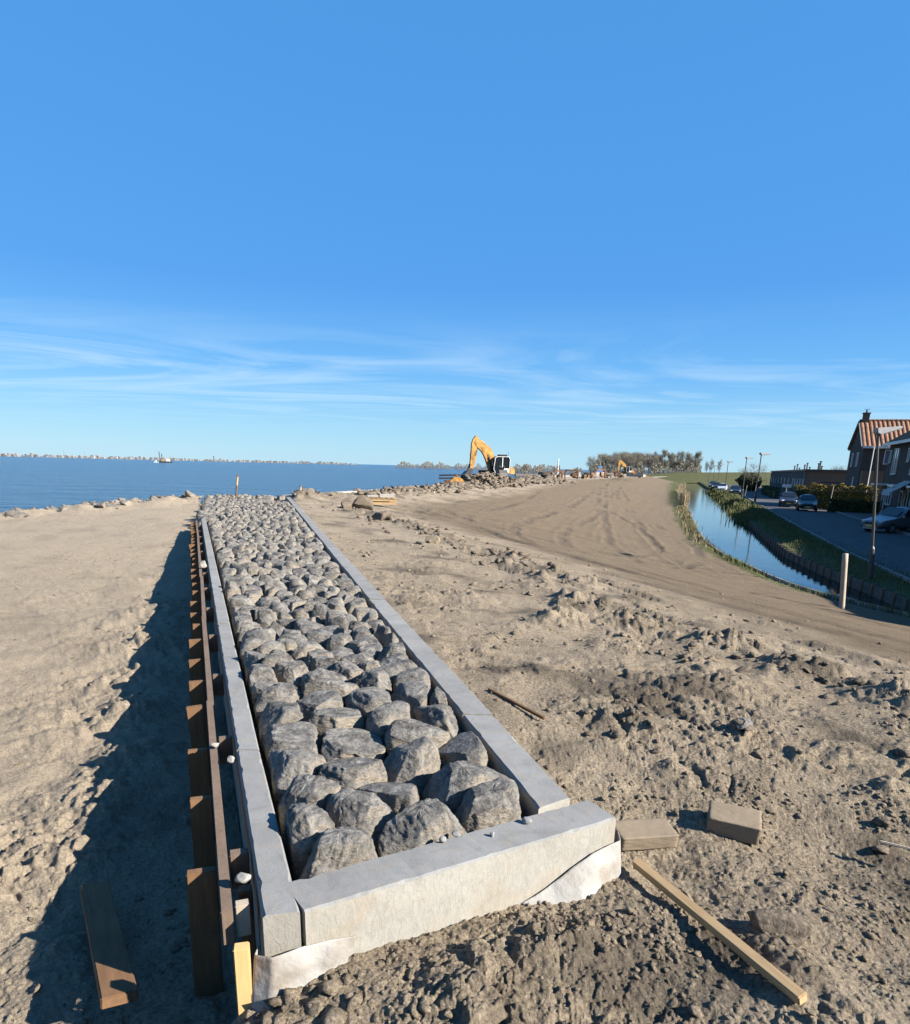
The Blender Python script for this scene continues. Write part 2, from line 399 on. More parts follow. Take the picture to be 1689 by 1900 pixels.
HUMPS = [  # x, y, radius, height: single lumps and hollows of the dug soil
    (1.15, 7.3, .34, .17), (1.85, 7.25, .32, .20), (2.5, 6.6, .3, .15), (2.9, 5.7, .25, .13), (3.5, 5.0, .3, .14), (1.5, 8.3, .4, .15), (.6, 6.9, .25, .09), (2.2, 5.9, .2, .09), (1.7, 5.1, .18, .07), (3.1, 4.4, .2, .09), (2.35, 3.9, .16, .06), (1.3, 3.6, .15, .06), (.9, 3.5, .12, .05), (-.67, 14.3, .5, .12), (.28, 6.3, .22, .07), (1.75, 4.1, .25, .06), (1.27, 2.32, .16, .06),
    (1.04, 4.3, .3, .07), (2.6, 3.4, .4, .10), (3.0, 3.9, .35, .08), (.35, 2.2, .2, .07), (1.5, 2.7, .22, .06), (1.0, 3.0, .22, -.05), (1.9, 2.9, .2, -.05),
    (-.98, 1.95, .16, .10), (.0, 2.0, .25, .06), (.75, 2.25, .25, .05), (1.35, 2.05, .22, .05), (-1.25, 2.0, .15, .06), (.5, 5.2, .3, .06),
    (2.1, 5.4, .4, .09), (2.4, 4.7, .35, -.06), (.9, 5.6, .3, .05), (1.55, 6.2, .35, .06), (.2, 8.4, .4, .07), (1.1, 9.6, .5, .08), (-.2, 11.5, .5, .07),
    (-2.05, 3.3, .22, .10), (-2.2, 4.0, .25, .12), (-2.35, 4.7, .3, .12), (-2.75, 5.5, .3, .13), (-3.2, 6.6, .35, .13), (-3.6, 7.8, .4, .13), (-4.2, 9.4, .5, .14), (-2.5, 3.0, .35, .07), (-1.75, 2.6, .2, .07), (-2.6, 3.6, .6, .05), (-3.2, 5.2, .8, .07), (-2.7, 5.9, .5, .06), (-3.0, 2.6, .5, .06), (-4.4, 8.5, 1.0, .06), (-3.3, 7.4, .7, .07), (-3.5, 4.1, .5, -.05)]
def base_height(X, Y):
    dc = polyline_sd(X, Y, COAST)
    xl = kerb_left_x(Y); xr = kerb_right_x(np.minimum(Y, 31.9))
    cx = np.interp(Y, [p[1] for p in COAST[5:]], [p[0] for p in COAST[5:]])
    xk = np.where(Y > 31.9, cx + .8, xr); xc = np.interp(Y, CL_Y, CL_X); xcr = np.interp(Y, CR_Y, CR_X)
    t = np.clip((X - xk) / (xc - .35 - xk), 0, 1.0)
    near = sstep(4.4, 2.6, Y)
    zr = -.045 - 2.17 * (.30 * t + .70 * sstep(.12, 1.0, t)) - .24 * near * (1 - .6 * t)
    # beyond the water: the verge and the street
    over = X - xc
    zr = np.where(over > 0, np.where(X < xcr, -3.2, -2.06 + .19 * sstep(.1, 1.4, X - xcr)), zr)
    zr = np.where((over > -.35) & (over <= 0), -2.215 - .985 * sstep(-.16, 0., over), zr)
    # sea side
    dl = (X - xl) * .936
    zl0 = np.interp(Y, [0, 2.2, 6, 12, 18, 25, 31], [-.55, -.68, -.68, -.58, -.38, -.20, -.08])
    zl = zl0 + .06 * np.minimum(dl + 1.0, 0) * sstep(10, 22, Y) + .05 * np.minimum(-dl - 1.2, 2.5) * sstep(12, 4, Y) * (dl < -1.2)
    front = (X - FP[0]) * FN[0] + (Y - FP[1]) * FN[1]          # <0: on the camera's side of the end kerb
    s = sstep(-1.10, -.50, X + .377 * np.maximum(Y - 2.05, 0) + .12 * fbm2(X * 4, Y * 4, 3, 13))
    zf = zl * (1 - s) + (-.275 - .06 * sstep(0, -1.2, front)) * s
    z = np.where(X > xr - .1, zr, np.where(dl > .05, -.30, zl))
    z = np.where((dl > .05) & (X < xr) & (Y > 24), -.26, z)
    fr = (front < .1) & (X < 1.1)
    w = sstep(.55, 1.1, X)
    z = np.where(fr, np.where(X > .55, zf * (1 - w) + zr * w, zf), z)
    inside = (X < xr - .06) & (dl > .06) & (front > .1)
    # shore
    drop = sstep(-.3, 4.5, dc)
    z = np.where(dc > -.3, z * (1 - drop) + -3.6 * drop, z)
    return z, dict(dc=dc, dl=dl, dr=X - xr, over=over, xcr=xcr, front=front, inside=inside, t=t)
def shard(x, y, s, amp):
    """broken clods: cells at random heights, each a tilted facet, cracks between them"""
    x = x + .35 * noise2(x * 1.7, y * 1.7, s + 5); y = y + .35 * noise2(x * 1.7 + 7, y * 1.7, s + 6)
    x0 = np.floor(x).astype(np.int64); y0 = np.floor(y).astype(np.int64); zz = np.zeros_like(x0)
    b1 = np.full(x.shape, 9., np.float32); b2 = b1.copy(); h = np.zeros(x.shape, np.float32)
    for dx in (-1, 0, 1):
        for dy in (-1, 0, 1):
            u = _u(_hash(x0 + dx, y0 + dy, zz, s)); v = _u(_hash(x0 + dx, y0 + dy, zz, s + 91)); w = _u(_hash(x0 + dx, y0 + dy, zz, s + 37))
            px = x0 + dx + u - x; py = y0 + dy + v - y; d = px * px + py * py
            m = d < b1
            h = np.where(m, w * w * 1.1 + (u - .5) * 1.3 * px + (v - .5) * 1.3 * py, h)
            b2 = np.where(m, b1, np.minimum(b2, d)); b1 = np.where(m, d, b1)
    return amp * (h * sstep(0, .30, np.sqrt(b2) - np.sqrt(b1)) - .12)
def spline(P, k=9):
    P = [np.array(p, float) for p in P]; Q = [2 * P[0] - P[1]] + P + [2 * P[-1] - P[-2]]; out = []
    for a, b, c, d in zip(Q[:-3], Q[1:-2], Q[2:-1], Q[3:]):
        for t in np.linspace(0, 1, k, endpoint=False): out.append(.5 * (2 * b + (c - a) * t + (2 * a - 5 * b + 4 * c - d) * t * t + (3 * b - a - 3 * c + d) * t ** 3))
    return np.array(out + [P[-1]])
TRACKS = [(spline([(70, 290), (31, 140), (17, 76), (10, 42), (7.6, 27), (8.2, 18.5), (10.5, 13), (14, 9)]), 1.15), (spline([(45, 190), (20, 95), (9.5, 52), (3.6, 31), (3.6, 20), (6.4, 13.5), (10, 9.5)]), 1.0),
          (spline([(9, 80), (3.2, 47), (-.6, 31), (.6, 20.5), (4.2, 13), (8, 8.8)]), 1.05), (spline([(-4, 36), (-.9, 26), (2.4, 16.5), (5.2, 11), (8.5, 7.2)]), .9), (spline([(26, 120), (14, 66), (12, 42), (9.6, 30), (5.0, 24), (.5, 27), (-2, 33)]), 1.0)]
def track_ruts(X, Y, graded):
    n = np.zeros(X.shape, np.float32); sh_ = np.zeros(X.shape, np.float32)
    m = np.where((graded > .02) & (Y > 6))[0] if X.ndim == 1 else None
    if m is None or len(m) == 0: return n, sh_
    x = X[m]; y = Y[m]; wv = .25 * fbm2(x * .4, y * .4, 2, 14)
    on = sstep(-.35, .15, fbm2(x * .16, y * .16, 2, 16)); cl = 0; h = 0; s = 0
    for i, (T, w) in enumerate(TRACKS):
        d = np.abs(np.abs(polyline_sd(x, y, T) + wv) - w)
        e = np.exp(-(d / .22) ** 4); h = h - .026 * e + .018 * np.exp(-((d - .36) / .12) ** 2); s = s + e
        h = h + .010 * e * np.sign(np.sin((y + x * .4) * 17))
    n[m] = h * graded[m] * on; sh_[m] = np.minimum(s, 1) * graded[m] * on * .75
    return n, sh_
def terrain(X, Y):
    X = np.asarray(X, np.float32); Y = np.asarray(Y, np.float32)
    z, q = base_height(X, Y)
    r = np.hypot(X, Y)
    left = (q['dl'] < 0) & (q['front'] > -.4)
    w1 = np.abs(polyline_sd(X, Y, WINDROW[0])); w2 = np.abs(polyline_sd(X, Y, WINDROW[1])); w3 = np.abs(polyline_sd(X, Y, RUBBLE_LINE))
    wob = .5 + .5 * fbm2(X * .9, Y * .9, 3, 5)
    win = np.maximum(np.exp(-(w1 / .55) ** 2) * (.3 + wob), np.exp(-(w2 / .30) ** 2) * (.3 + wob))
    rub = np.exp(-(w3 / 1.5) ** 2)
    # smooth graded dike crown beyond the windrow
    side = np.where(Y > 8, X - np.interp(Y, [8, 12.1, 14.3, 18.2, 23, 26.5, 32, 55, 110, 320], [2.4, 1.9, 1.2, -.1, -2.0, -3.6, -4, 3.0, 16, 85]), X - np.interp(Y, [0, 4.3, 5.1, 7, 8], [9, 6.2, 5.2, 3.4, 2.6]))
    graded = sstep(.0, 3.0, side + 1.6 * fbm2(X * .5, Y * .5, 4, 27)) * sstep(5.0, 10.5, Y + .5 * X * .8)
    rough = 1.0 - .80 * graded
    rough = np.where(left, .62 + .75 * np.exp(-((q['dl'] + 1.15) / .5) ** 2), rough)
    rough = rough * (1 + .15 * sstep(4.2, 2.3, Y) * (~left))
    patch = sstep(-.25, .35, fbm2(X * .55 + 4, Y * .55, 3, 21))
    fade = lambda wl, k: np.clip(1.4 - r * r / (wl * k), 0, 1)      # relief finer than the grid is left to the bump
    m = q['inside'] | (q['over'] > -.1)
    n = .045 * fbm2(X * .45, Y * .45, 3, 31) * np.where(left, 1.2, 1)
    n = n + .05 * rough * fbm2(X * 1.9, Y * 1.9, 3, 41) * fade(.5, 500)
    n = n + rough * patch * shard(X * 4.5, Y * 4.5, 51, .05) * fade(.2, 900)
    n = n + rough * shard(X * 13, Y * 13, 52, .019) * (.08 + .92 * patch) * fade(.08, 900)
    n = n + rough * shard(X * 34, Y * 34, 53, .0075) * fade(.035, 900)
    n = n + .009 * rough * fbm2(X * 19, Y * 19, 4, 61, .65) * fade(.05, 900) * (.5 + patch)
    # wind- and wheel-combed ripples of the loose sand on the sea side
    rp = np.sin((X * .55 + Y * .9 + .35 * fbm2(X * 1.2, Y * 1.2, 3, 71)) * 34)
    n = n + np.where(left, .006 * rp * fade(.18, 500) * sstep(-.1, .3, fbm2(X * .5, Y * .5, 2, 75)), 0)
    n = n + np.where(left, .034 * (.35 - np.abs(fbm2(X * 3.3, Y * 3.3, 5, 73, .6))) * fade(.3, 700), 0)
    # crawler and blade tracks, following the run of the dike
    ph = (X - np.interp(Y, CL_Y, CL_X)) * .92
    tr = np.sin(ph * 5.2 + 1.4 * fbm2(X * .12, Y * .12, 2, 81)) * .5 + np.sin(ph * 13 + 2) * .3
    tk = sstep(-.25, .3, fbm2(X * .2, Y * .06, 2, 83)); n = n + graded * .016 * tr * tk
    ruts, rsh = track_ruts(X, Y, graded); n = n + ruts
    tread = (graded * np.maximum(0, tr - .25) * tk * .7 + rsh) * (.4 + .6 * sstep(-.2, .2, fbm2(X * 2, Y * .8, 3, 87)))
    n = n + .035 * graded * fbm2(X * .8, Y * .8, 3, 43) * fade(.9, 900)
    n = n + np.minimum(.13, win * (.06 + .55 * np.maximum(0, fbm2(X * 1.6, Y * 1.6, 2, 90))) * (.4 + 1.6 * np.maximum(0, fbm2(X * 4.1, Y * 4.1, 4, 91))))
    n = n + rub * (.16 + .30 * fbm2(X * 1.3, Y * 1.3, 4, 93))
    hn = .55 + 1.3 * np.abs(fbm2(X * 3.6, Y * 3.6, 4, 7, .55)) * fade(.2, 900) + .3 * (1 - fade(.2, 900)); hs = 0
    for hx, hy, hr, hh in HUMPS: hs = hs + hh * np.exp(-((X - hx) ** 2 + (Y - hy) ** 2) / hr ** 2)
    n = n + hs * hn
    # a few wheel ruts crossing the dug ground
    for (ax, ay), (bx, by), wd, dp in (((.2, 12.5), (4.5, 4.6), .16, .05), ((.9, 13), (5.6, 5.0), .16, .05), ((1.3, 9.5), (6, 6.6), .13, .04)):
        L = math.hypot(bx - ax, by - ay); tt = ((X - ax) * (bx - ax) + (Y - ay) * (by - ay)) / L
        dd = ((X - ax) * (by - ay) - (Y - ay) * (bx - ax)) / L + .15 * np.sin(tt * .8)
        on = (tt > 0) & (tt < L)
        n = n + np.where(on, (-dp * np.exp(-(dd / wd) ** 4) + dp * .7 * np.exp(-((np.abs(dd) - wd * 1.5) / (wd * .5)) ** 2) + .012 * np.sign(np.sin(tt * 40)) * np.exp(-(dd / wd) ** 4)) * sstep(-.25, .2, fbm2(X * .7, Y * .7, 2, 15)), 0)
    shore = np.exp(-((q['dc'] + .8) / 1.3) ** 2) * (X < -7)
    n = n + shore * (.16 + .25 * fbm2(X * 1.1, Y * 1.1, 4, 95))
    n = np.where(m, 0, n)
    # soil is dressed up against the kerbs and kept out of the stone bed
    kd = np.minimum(np.abs(q['dr']), 1.0)
    n = np.where((q['dr'] > -.1) & (Y > 4) & (Y < 32), n * sstep(.02, .4, kd) + np.minimum(n * (1 - sstep(.02, .4, kd)), .012), n)
    pale = np.where(left, .8, 0) + .5 * (~left) * (1 - graded) * sstep(-.1, .4, fbm2(X * .35, Y * .35, 3, 17))
    moist = np.clip(tread * 1.1 + win * .9 * sstep(-.2, .2, fbm2(X * 1.7, Y * 1.7, 3, 19)) + .95 * (1 - graded) * (~left) * sstep(.05, .4, fbm2(X * 1.1 + 9, Y * 1.1, 4, 23)) + rub * .35 + .5*left*sstep(.1,.4,fbm2(X*.8,Y*.8,3,29)), 0, 1)
    return z + n, q, np.clip(graded, 0, 1), moist, np.clip(pale, 0, 1)
def ground_z(x, y):
    return float(terrain(np.array([x]), np.array([y]))[0][0])

def build_ground():
    half = math.radians(42); dense = np.linspace(-half, half, 760)
    rest = np.linspace(half, 2 * math.pi - half, 90)[1:-1]
    ang = np.concatenate((dense, rest)); na = len(ang)
    rr = [.15, .5, .9, 1.2]
    while rr[-1] < 430:
        r = rr[-1]; rr.append(r + min(r * r / (684 * 1.85) * 1.35, r * .0125))
    rr = np.array(rr); nr = len(rr)
    A, R = np.meshgrid(ang, rr)
    X = (np.sin(A) * R).ravel(); Y = (np.cos(A) * R).ravel()
    Z, q, gr, mo, pa = terrain(X, Y)
    i = np.arange(nr - 1)[:, None] * na; j = np.arange(na)[None, :]; j2 = (j + 1) % na
    F = np.stack((i + j, i + j2, i + na + j2, i + na + j), -1).reshape(-1, 4)[:, ::-1]
    fx = X[F].mean(1); fy = Y[F].mean(1)
    ov = fx - np.interp(fy, CL_Y, CL_X)
    wv = np.interp(fy, [0, 20, 30, 56, 110, 200], [.25, .3, .7, 1.4, 3.0, 5.0]) * (1 + .5 * fbm2(fx * .8, fy * .8, 3, 77))
    g = (ov > -wv)
    g |= (fy > 245) & (fx > np.interp(fy, [245, 320, 430], [76, 84, 118]))
    # drop the seabed far out: the sea covers it
    zc = Z[F].max(1); keep = (zc > -3.5) | (q['dc'][F[:, 0]] < 0)
    me = mesh_from('ground', np.stack((X, Y, Z), 1), F[keep], [MAT['soil'], MAT['grass_ground']], True, g[keep].astype(np.int32))
    for nm, a in (('graded', gr), ('moist', mo), ('pale', pa)):
        at = me.attributes.new(nm, 'FLOAT', 'POINT'); at.data.foreach_set('value', a.astype(np.float32))
    return tag(mobj('ground', me), kind='structure')
build_ground()
# polder land out to the horizon, below the height field
P = [(78, 300), (112, 420), (260, 800), (700, 2000), (2600, 9000), (9000, 9000), (9000, -3000), (60, -3000), (60, 100)]
me = mesh_from('polder_field', [(x, y, -2.62) for x, y in P], [tuple(range(len(P)))[::-1]], MAT['grass_ground'])
tag(mobj('polder_field', me), kind='structure')
# ---------------------------------------------------------------- sea
def water_mat(name, base, scales, rough, spec=.5, stretch=(1, 1, 1), rot=0):
    k = N(name); P = k.pos
    k.setv('Base Color', base); k.setv('Roughness', rough); k.setv('IOR', 1.33); k.setv('Specular IOR Level', spec)
    b = None
    for sc, st, di in scales:
        b = k.bump(k.noise(sc, 4, .6, vec=P, stretch=stretch, rot=(0, 0, rot)), st, di, b)
    return k
k = water_mat('sea_water', (.010, .042, .095), [(.10, 1.0, 2.6), (.55, 1.0, .9), (2.4, 1.0, .2)], .16, .26, (.5, 1.4, 1), math.radians(12))
MAT['sea'] = k.m
me = mesh_from('sea', [(-16000, -9000, -2.75), (9000, -9000, -2.75), (9000, 16000, -2.75), (-16000, 16000, -2.75)], [(0, 1, 2, 3)], MAT['sea'])
tag(mobj('sea', me), kind='structure')
# ---------------------------------------------------------------- canal water
k = water_mat('canal_water', (.008, .012, .012), [(1.6, .12, .05), (.25, .10, .12)], .03, .5)
MAT['canal'] = k.m
ys = np.array([14, 16, 18.5, 20, 22, 24, 27, 30, 34, 39, 47, 56, 66, 75, 90, 110, 126, 170, 220, 310])
Lx = np.interp(ys, CL_Y, CL_X) - .25; Rx = np.interp(ys, CR_Y, CR_X) + .08
V = [(x, y, -2.42) for x, y in zip(Lx, ys)] + [(x, y, -2.42) for x, y in zip(Rx, ys)]; n = len(ys)
me = mesh_from('canal', V, [(i, n + i, n + i + 1, i + 1) for i in range(n - 1)], MAT['canal'])
tag(mobj('canal', me), kind='structure')

# ================================================================ kerbs of the stone bed
def wobble_strip(name, pts_in, pts_out, z0, z1, mats, parent, seed, chip=.005):
    """one cast kerb block: rows of cross-sections along its run, edges slightly chipped"""
    pi = np.asarray(pts_in, float); po = np.asarray(pts_out, float); n = len(pi)
    V = []; rng = np.random.default_rng(seed)
    for i in range(n):
        a, b = pi[i], po[i]; d = b - a; w = np.linalg.norm(d); d = d / w; c = .008
        e = rng.normal(0, chip, 4) * (rng.random(4) < .3)
        for (s, z) in ((0 , z0), (0, z1 - c - abs(e[0]) * .6), (c + abs(e[0]), z1 + e[2] * .15), (w - c - abs(e[1]), z1 + e[3] * .15), (w, z1 - c - abs(e[1]) * .6), (w, z0)):
            p = a + d * s; V.append((p[0], p[1], z))
    F = []; mi = []
    for i in range(n - 1):
        for j in range(6):
            F.append((i * 6 + j, i * 6 + (j + 1) % 6, i * 6 + 6 + (j + 1) % 6, i * 6 + 6 + j)); mi.append(0 if j in (1, 2, 3) else 1)
    F += [tuple(range(6))[::-1], tuple(range((n - 1) * 6, n * 6))]; mi += [1, 1]
    me = mesh_from(name, V, F, mats, False, mi)
    import bmesh
    bm = bmesh.new(); bm.from_mesh(me); bmesh.ops.recalc_face_normals(bm, faces=bm.faces[:]); bm.to_mesh(me); bm.free()
    return mobj(name, me, parent)
CM = [MAT['concrete'], MAT['concrete_face']]
kf = empty('concrete_kerb', (0.12, 2.4, -.45)); tag(kf, 'pale concrete end kerb closing the near end of the stone bed', 'kerb', 'concrete kerbs round the stone bed')
def kblock(parent, a_in, b_in, a_out, b_out, z0, z1, seed, step=.06):
    L = math.hypot(b_in[0] - a_in[0], b_in[1] - a_in[1]); n = max(2, int(L / step))
    t = np.linspace(0, 1, n + 1)[:, None]
    o = wobble_strip('kerb_block', np.array(a_in) * (1 - t) + np.array(b_in) * t, np.array(a_out) * (1 - t) + np.array(b_out) * t, z0, z1, CM, parent, seed)
    return o
def keepw(o, p):
    o.matrix_parent_inverse = Matrix.Translation(-Vector(p.location)); return o
TH = .2
keepw(kblock(kf, FP + FN * TH + FD * -.02, FQ + FN * TH, FP, FQ + FD * .0, -.5, .0, 1, .03), kf)
kl = empty('concrete_kerb', (-.65, 2.05, -.45)); tag(kl, 'narrow concrete kerb between the timber shuttering and the stones', 'kerb', 'concrete kerbs round the stone bed')
cuts = [2.02, 3.42, 4.9, 6.4, 7.9, 9.4, 10.9, 12.4, 13.9, 15.4, 17.0, 18.6]
for i, (a, b) in enumerate(zip(cuts[:-1], cuts[1:])):
    zz = .0 + .004 * math.sin(i * 2.3); b2 = b - .010
    e = .0 if i else -.03
    keepw(kblock(kl, (kerb_left_x(a) + .122, a - e * .9), (kerb_left_x(b2) + .122, b2), (kerb_left_x(a), a), (kerb_left_x(b2), b2), -.62, zz, 10 + i, .05), kl)
kr = empty('concrete_kerb', (.45, 3.0, -.45)); tag(kr, 'long straight concrete kerb between the stones and the dug soil', 'kerb', 'concrete kerbs round the stone bed')
cuts = [2.84, 4.05, 5.3, 6.55, 7.8, 9.05, 10.3, 11.55, 12.8, 14.05, 15.3, 16.55, 17.8, 19.05, 20.3, 21.55, 22.8, 24.05, 25.3, 26.55, 27.8, 29.05, 30.3, 31.6]
for i, (a, b) in enumerate(zip(cuts[:-1], cuts[1:])):
    zz = .0 + .005 * math.sin(i * 1.7); b2 = b - .013
    xi = lambda y: kerb_right_x(y) - .195
    sk = .115 if i == 0 else 0.0
    keepw(kblock(kr, (xi(a), a), (xi(b2), b2), (kerb_right_x(a + sk), a + sk), (kerb_right_x(b2), b2), -.5, zz, 40 + i, .06), kr)
# pale concrete coping of the finished dike edge running on along the water
kc = empty('concrete_coping', (-7.4, 32.0, -.4)); tag(kc, 'sunlit pale concrete coping strip running along the water towards the excavator', 'kerb')
cp = [(-7.55, 32.2), (-6.1, 37.0), (-4.5, 42.2), (-2.85, 47.6), (-1.25, 53.0), (.1, 58.5), (1.5, 64.5)]
for i, (a, b) in enumerate(zip(cp[:-1], cp[1:])):
    a = np.array(a); b = np.array(b); d = (b - a) / np.linalg.norm(b - a); nn = np.array([-d[1], d[0]]) * .75
    o = wobble_strip('kerb_block', np.linspace(a, b - d * .02, 8), np.linspace(a + nn, b - d * .02 + nn, 8), -.9, .03 + .02 * math.sin(i), [MAT['concrete_pale']] * 2, kc, 80 + i, .01); keepw(o, kc)

# ================================================================ stones of the bed
SEEDS = [(-.47, 2.40), (-.10, 2.62), (.22, 2.84), (-.64, 2.62), (-.42, 2.79), (-.70, 2.90), (-.28, 3.02), (.03, 3.12), (-.82, 3.24), (-.52, 3.2), (-.22, 3.4), (.06, 3.55),
         (-.90, 3.6), (-.58, 3.62), (-.21, 3.72), (-.38, 3.92), (-.06, 4.03), (-.68, 3.94), (-.88, 4.24), (-1.10, 3.98), (-.57, 4.30), (-.28, 4.45), (.0, 4.4)]
def bed_inside(x, y, mg=0.0):
    f = (x - FP[0]) * FN[0] + (y - FP[1]) * FN[1] - TH
    a = (x - (kerb_left_x(y) + .122)) * .936; b = (kerb_right_x(y) - .195 - x) * .962
    if y > 18.5: a = 1.0
    e1 = ((x + 6.75) * (28.6 - 18.55) - (y - 18.55) * (-10.2 + 6.75)) / 10.6     # open far-left border
    e2 = -((x + 10.2) * (32.4 - 28.6) - (y - 28.6) * (-7.9 + 10.2)) / 4.4
    return min(f, a, b, e1 if y > 18.5 else 9, -(-e2) if y > 28 else 9) > mg
def clip_poly(poly, px, py, nx, ny):
    out = []; n = len(poly)
    for i in range(n):
        a = poly[i]; b = poly[(i + 1) % n]
        da = (a[0] - px) * nx + (a[1] - py) * ny; db = (b[0] - px) * nx + (b[1] - py) * ny
        if da <= 0: out.append(a)
        if (da < 0 < db) or (db < 0 < da):
            t = da / (da - db); out.append((a[0] + (b[0] - a[0]) * t, a[1] + (b[1] - a[1]) * t))
    return out
def stone_layout():
    rng = random.Random(5); pts = list(SEEDS); cell = {}
    def put(p): cell.setdefault((int(p[0] // .5), int(p[1] // .5)), []).append(p)
    for p in pts: put(p)
    y = 4.35
    for tries in range(110000):
        y = 4.2 + (32.2 - 4.2) * rng.random() ** 1.15
        x = rng.uniform(-10.5, .4)
        if not bed_inside(x, y, .09): continue
        if y < 4.6 and min((x - a) ** 2 + (y - b) ** 2 for a, b in SEEDS) < .075: continue
        md = .19 + .075 * rng.random() + max(0, 5.5 - y) * .03
        ok = True; cx, cy = int(x // .5), int(y // .5)
        for i in (-1, 0, 1):
            for j in (-1, 0, 1):
                for q in cell.get((cx + i, cy + j), ()):
                    if (q[0] - x) ** 2 + ((q[1] - y) * 1.22) ** 2 < md * md: ok = False; break
        if ok: pts.append((x, y)); put((x, y))
    return pts, cell
PTS, CELL = stone_layout()
def stone_cell(p):
    poly = [(p[0] - .36, p[1] - .36), (p[0] + .36, p[1] - .36), (p[0] + .36, p[1] + .36), (p[0] - .36, p[1] + .36)]
    cx, cy = int(p[0] // .5), int(p[1] // .5); nb = []
    for i in (-2, -1, 0, 1, 2):
        for j in (-2, -1, 0, 1, 2): nb += CELL.get((cx + i, cy + j), [])
    for q in nb:
        if q is p or (q[0] == p[0] and q[1] == p[1]): continue
        dx, dy = q[0] - p[0], q[1] - p[1]; d = math.hypot(dx, dy)
        if d > .8: continue
        poly = clip_poly(poly, p[0] + dx / 2, p[1] + dy / 2, dx / d, dy / d)
    # borders
    y = p[1]
    if y < 3.6:
        o = FP + FN * (TH + .012); poly = clip_poly(poly, o[0], o[1], -FN[0], -FN[1])
    if y < 18.9: poly = clip_poly(poly, kerb_left_x(y) + .122 + .035, y, -.936, -.353)
    poly = clip_poly(poly, kerb_right_x(y) - .195 - .03, y, .962, .274)
    return poly
def stone_arrays(p, poly, nu, nv, seed, detail):
    """boulder filling its gap: boxy body, top knocked off along a few fracture planes, rough skin"""
    rng = np.random.default_rng(seed)
    c = np.mean(poly, 0); th = np.linspace(0, 2 * math.pi, nu, endpoint=False)
    R = np.full(nu, 9.)
    n = len(poly)
    for i in range(n):
        a = np.array(poly[i]) - c; b = np.array(poly[(i + 1) % n]) - c; e = b - a; L = np.hypot(*e)
        if L < 1e-5: continue
        nx, ny = e[1] / L, -e[0] / L; d = a[0] * nx + a[1] * ny
        if d < 0: nx, ny, d = -nx, -ny, -d
        d = max(.03, d - rng.uniform(.003, .013))
        co = nx * np.cos(th) + ny * np.sin(th); R = np.where(co > .05, np.minimum(R, d / np.maximum(co, .05)), R)
    R = np.minimum(R, .34); K = max(1, nu // 22)
    ker = np.hanning(2 * K + 3)[1:-1]; ker /= ker.sum()
    R = np.convolve(np.concatenate((R[-K:], R, R[:K])), ker, 'valid')[:nu]
    sz = R.mean()
    ph = np.linspace(math.pi / 2, -math.pi * .38, nv)
    w = np.abs(np.cos(ph)) ** .42; s = np.sign(np.sin(ph)) * np.abs(np.sin(ph)) ** .75
    top = rng.uniform(.06, .085) if p[1] < 9 else rng.uniform(.025, .075)
    X = (w[:, None] * (R * np.cos(th))[None, :]); Y = (w[:, None] * (R * np.sin(th))[None, :]); Z = np.repeat(s[:, None], nu, 1)
    Z = np.where(Z > 0, Z * (top + .07) - .07, Z * .27 - .07)
    V = np.stack((X.ravel(), Y.ravel(), Z.ravel()), 1)
    tilt = rng.normal(0, .08 if p[1] < 6 else .24, 2); m = V[:, 2] > -.1
    V[:, 2] += np.clip(V[:, 2] + .12, 0, .2) / .2 * (V[:, 0] * tilt[0] + V[:, 1] * tilt[1])
    for _ in range(rng.integers(6, 10) if p[1] < 6 else rng.integers(8, 13)):               # fracture planes
        a = rng.uniform(0, 2 * math.pi); e = rng.uniform(.15, .8) if rng.random() < .8 else rng.uniform(1.1, 1.45)
        nv_ = np.array([math.cos(a) * math.cos(e), math.sin(a) * math.cos(e), math.sin(e)])
        proj = V @ nv_; mx = np.percentile(proj, 99.5); d = mx - rng.uniform(.010, .042 if p[1] < 5 else .055) * (sz / .13)
        ov = np.maximum(proj - d, 0); V -= ov[:, None] * nv_ * .92
    nrm = V / (np.linalg.norm(V * [1, 1, 1.6], axis=1)[:, None] + 1e-6)
    W = V + np.array([c[0], c[1], 0]) * 1.0 + rng.uniform(-50, 50, 3)
    di = .013 * fbm3(W, 9, 3, seed) 
    if True:
        a = rng.normal(0, 1, 3) + [0, 0, 1.2]; a /= np.linalg.norm(a); lay = W @ a; st_ = lay * 38 + 1.6 * fbm3(W, 9, 3, seed + 5); st_ = st_ - np.floor(st_); di = di - .0045 * sstep(.7, 1.0, st_) * (p[1] < 12)
        rid = 1 - 2 * np.abs(vnoise3(W[:, 0] * 22, W[:, 1] * 22, lay * 45, seed + 3))
        di = di + .0055 * rid + .008 * fbm3(W, 42, 3, seed + 9, .6)
    V = V + nrm * di[:, None]
    V += np.array([c[0], c[1], 0.0])
    i = np.arange(nv - 1)[:, None] * nu; j = np.arange(nu)[None, :]; j2 = (j + 1) % nu
    F = np.stack((i + j, i + nu + j, i + nu + j2, i + j2), -1).reshape(-1, 4)
    return V, F
bed = empty('stone_revetment', (-.3, 3.0, -.3))
tag(bed, 'bed of rough grey quarry stones set close together between the concrete kerbs', 'revetment')
floor_me = mesh_from('bed_floor', [(-.58, 2.16, -.27), (.55, 2.85, -.27), (-7.75, 32.3, -.24), (-10.2, 28.6, -.24), (-6.75, 18.6, -.26)], [(0, 1, 2, 3, 4)], MAT['clod'])
keepw(mobj('bed_floor', floor_me, bed), bed)
order = sorted(range(len(PTS)), key=lambda i: PTS[i][1])
massV, massF, mk = [], [], 0
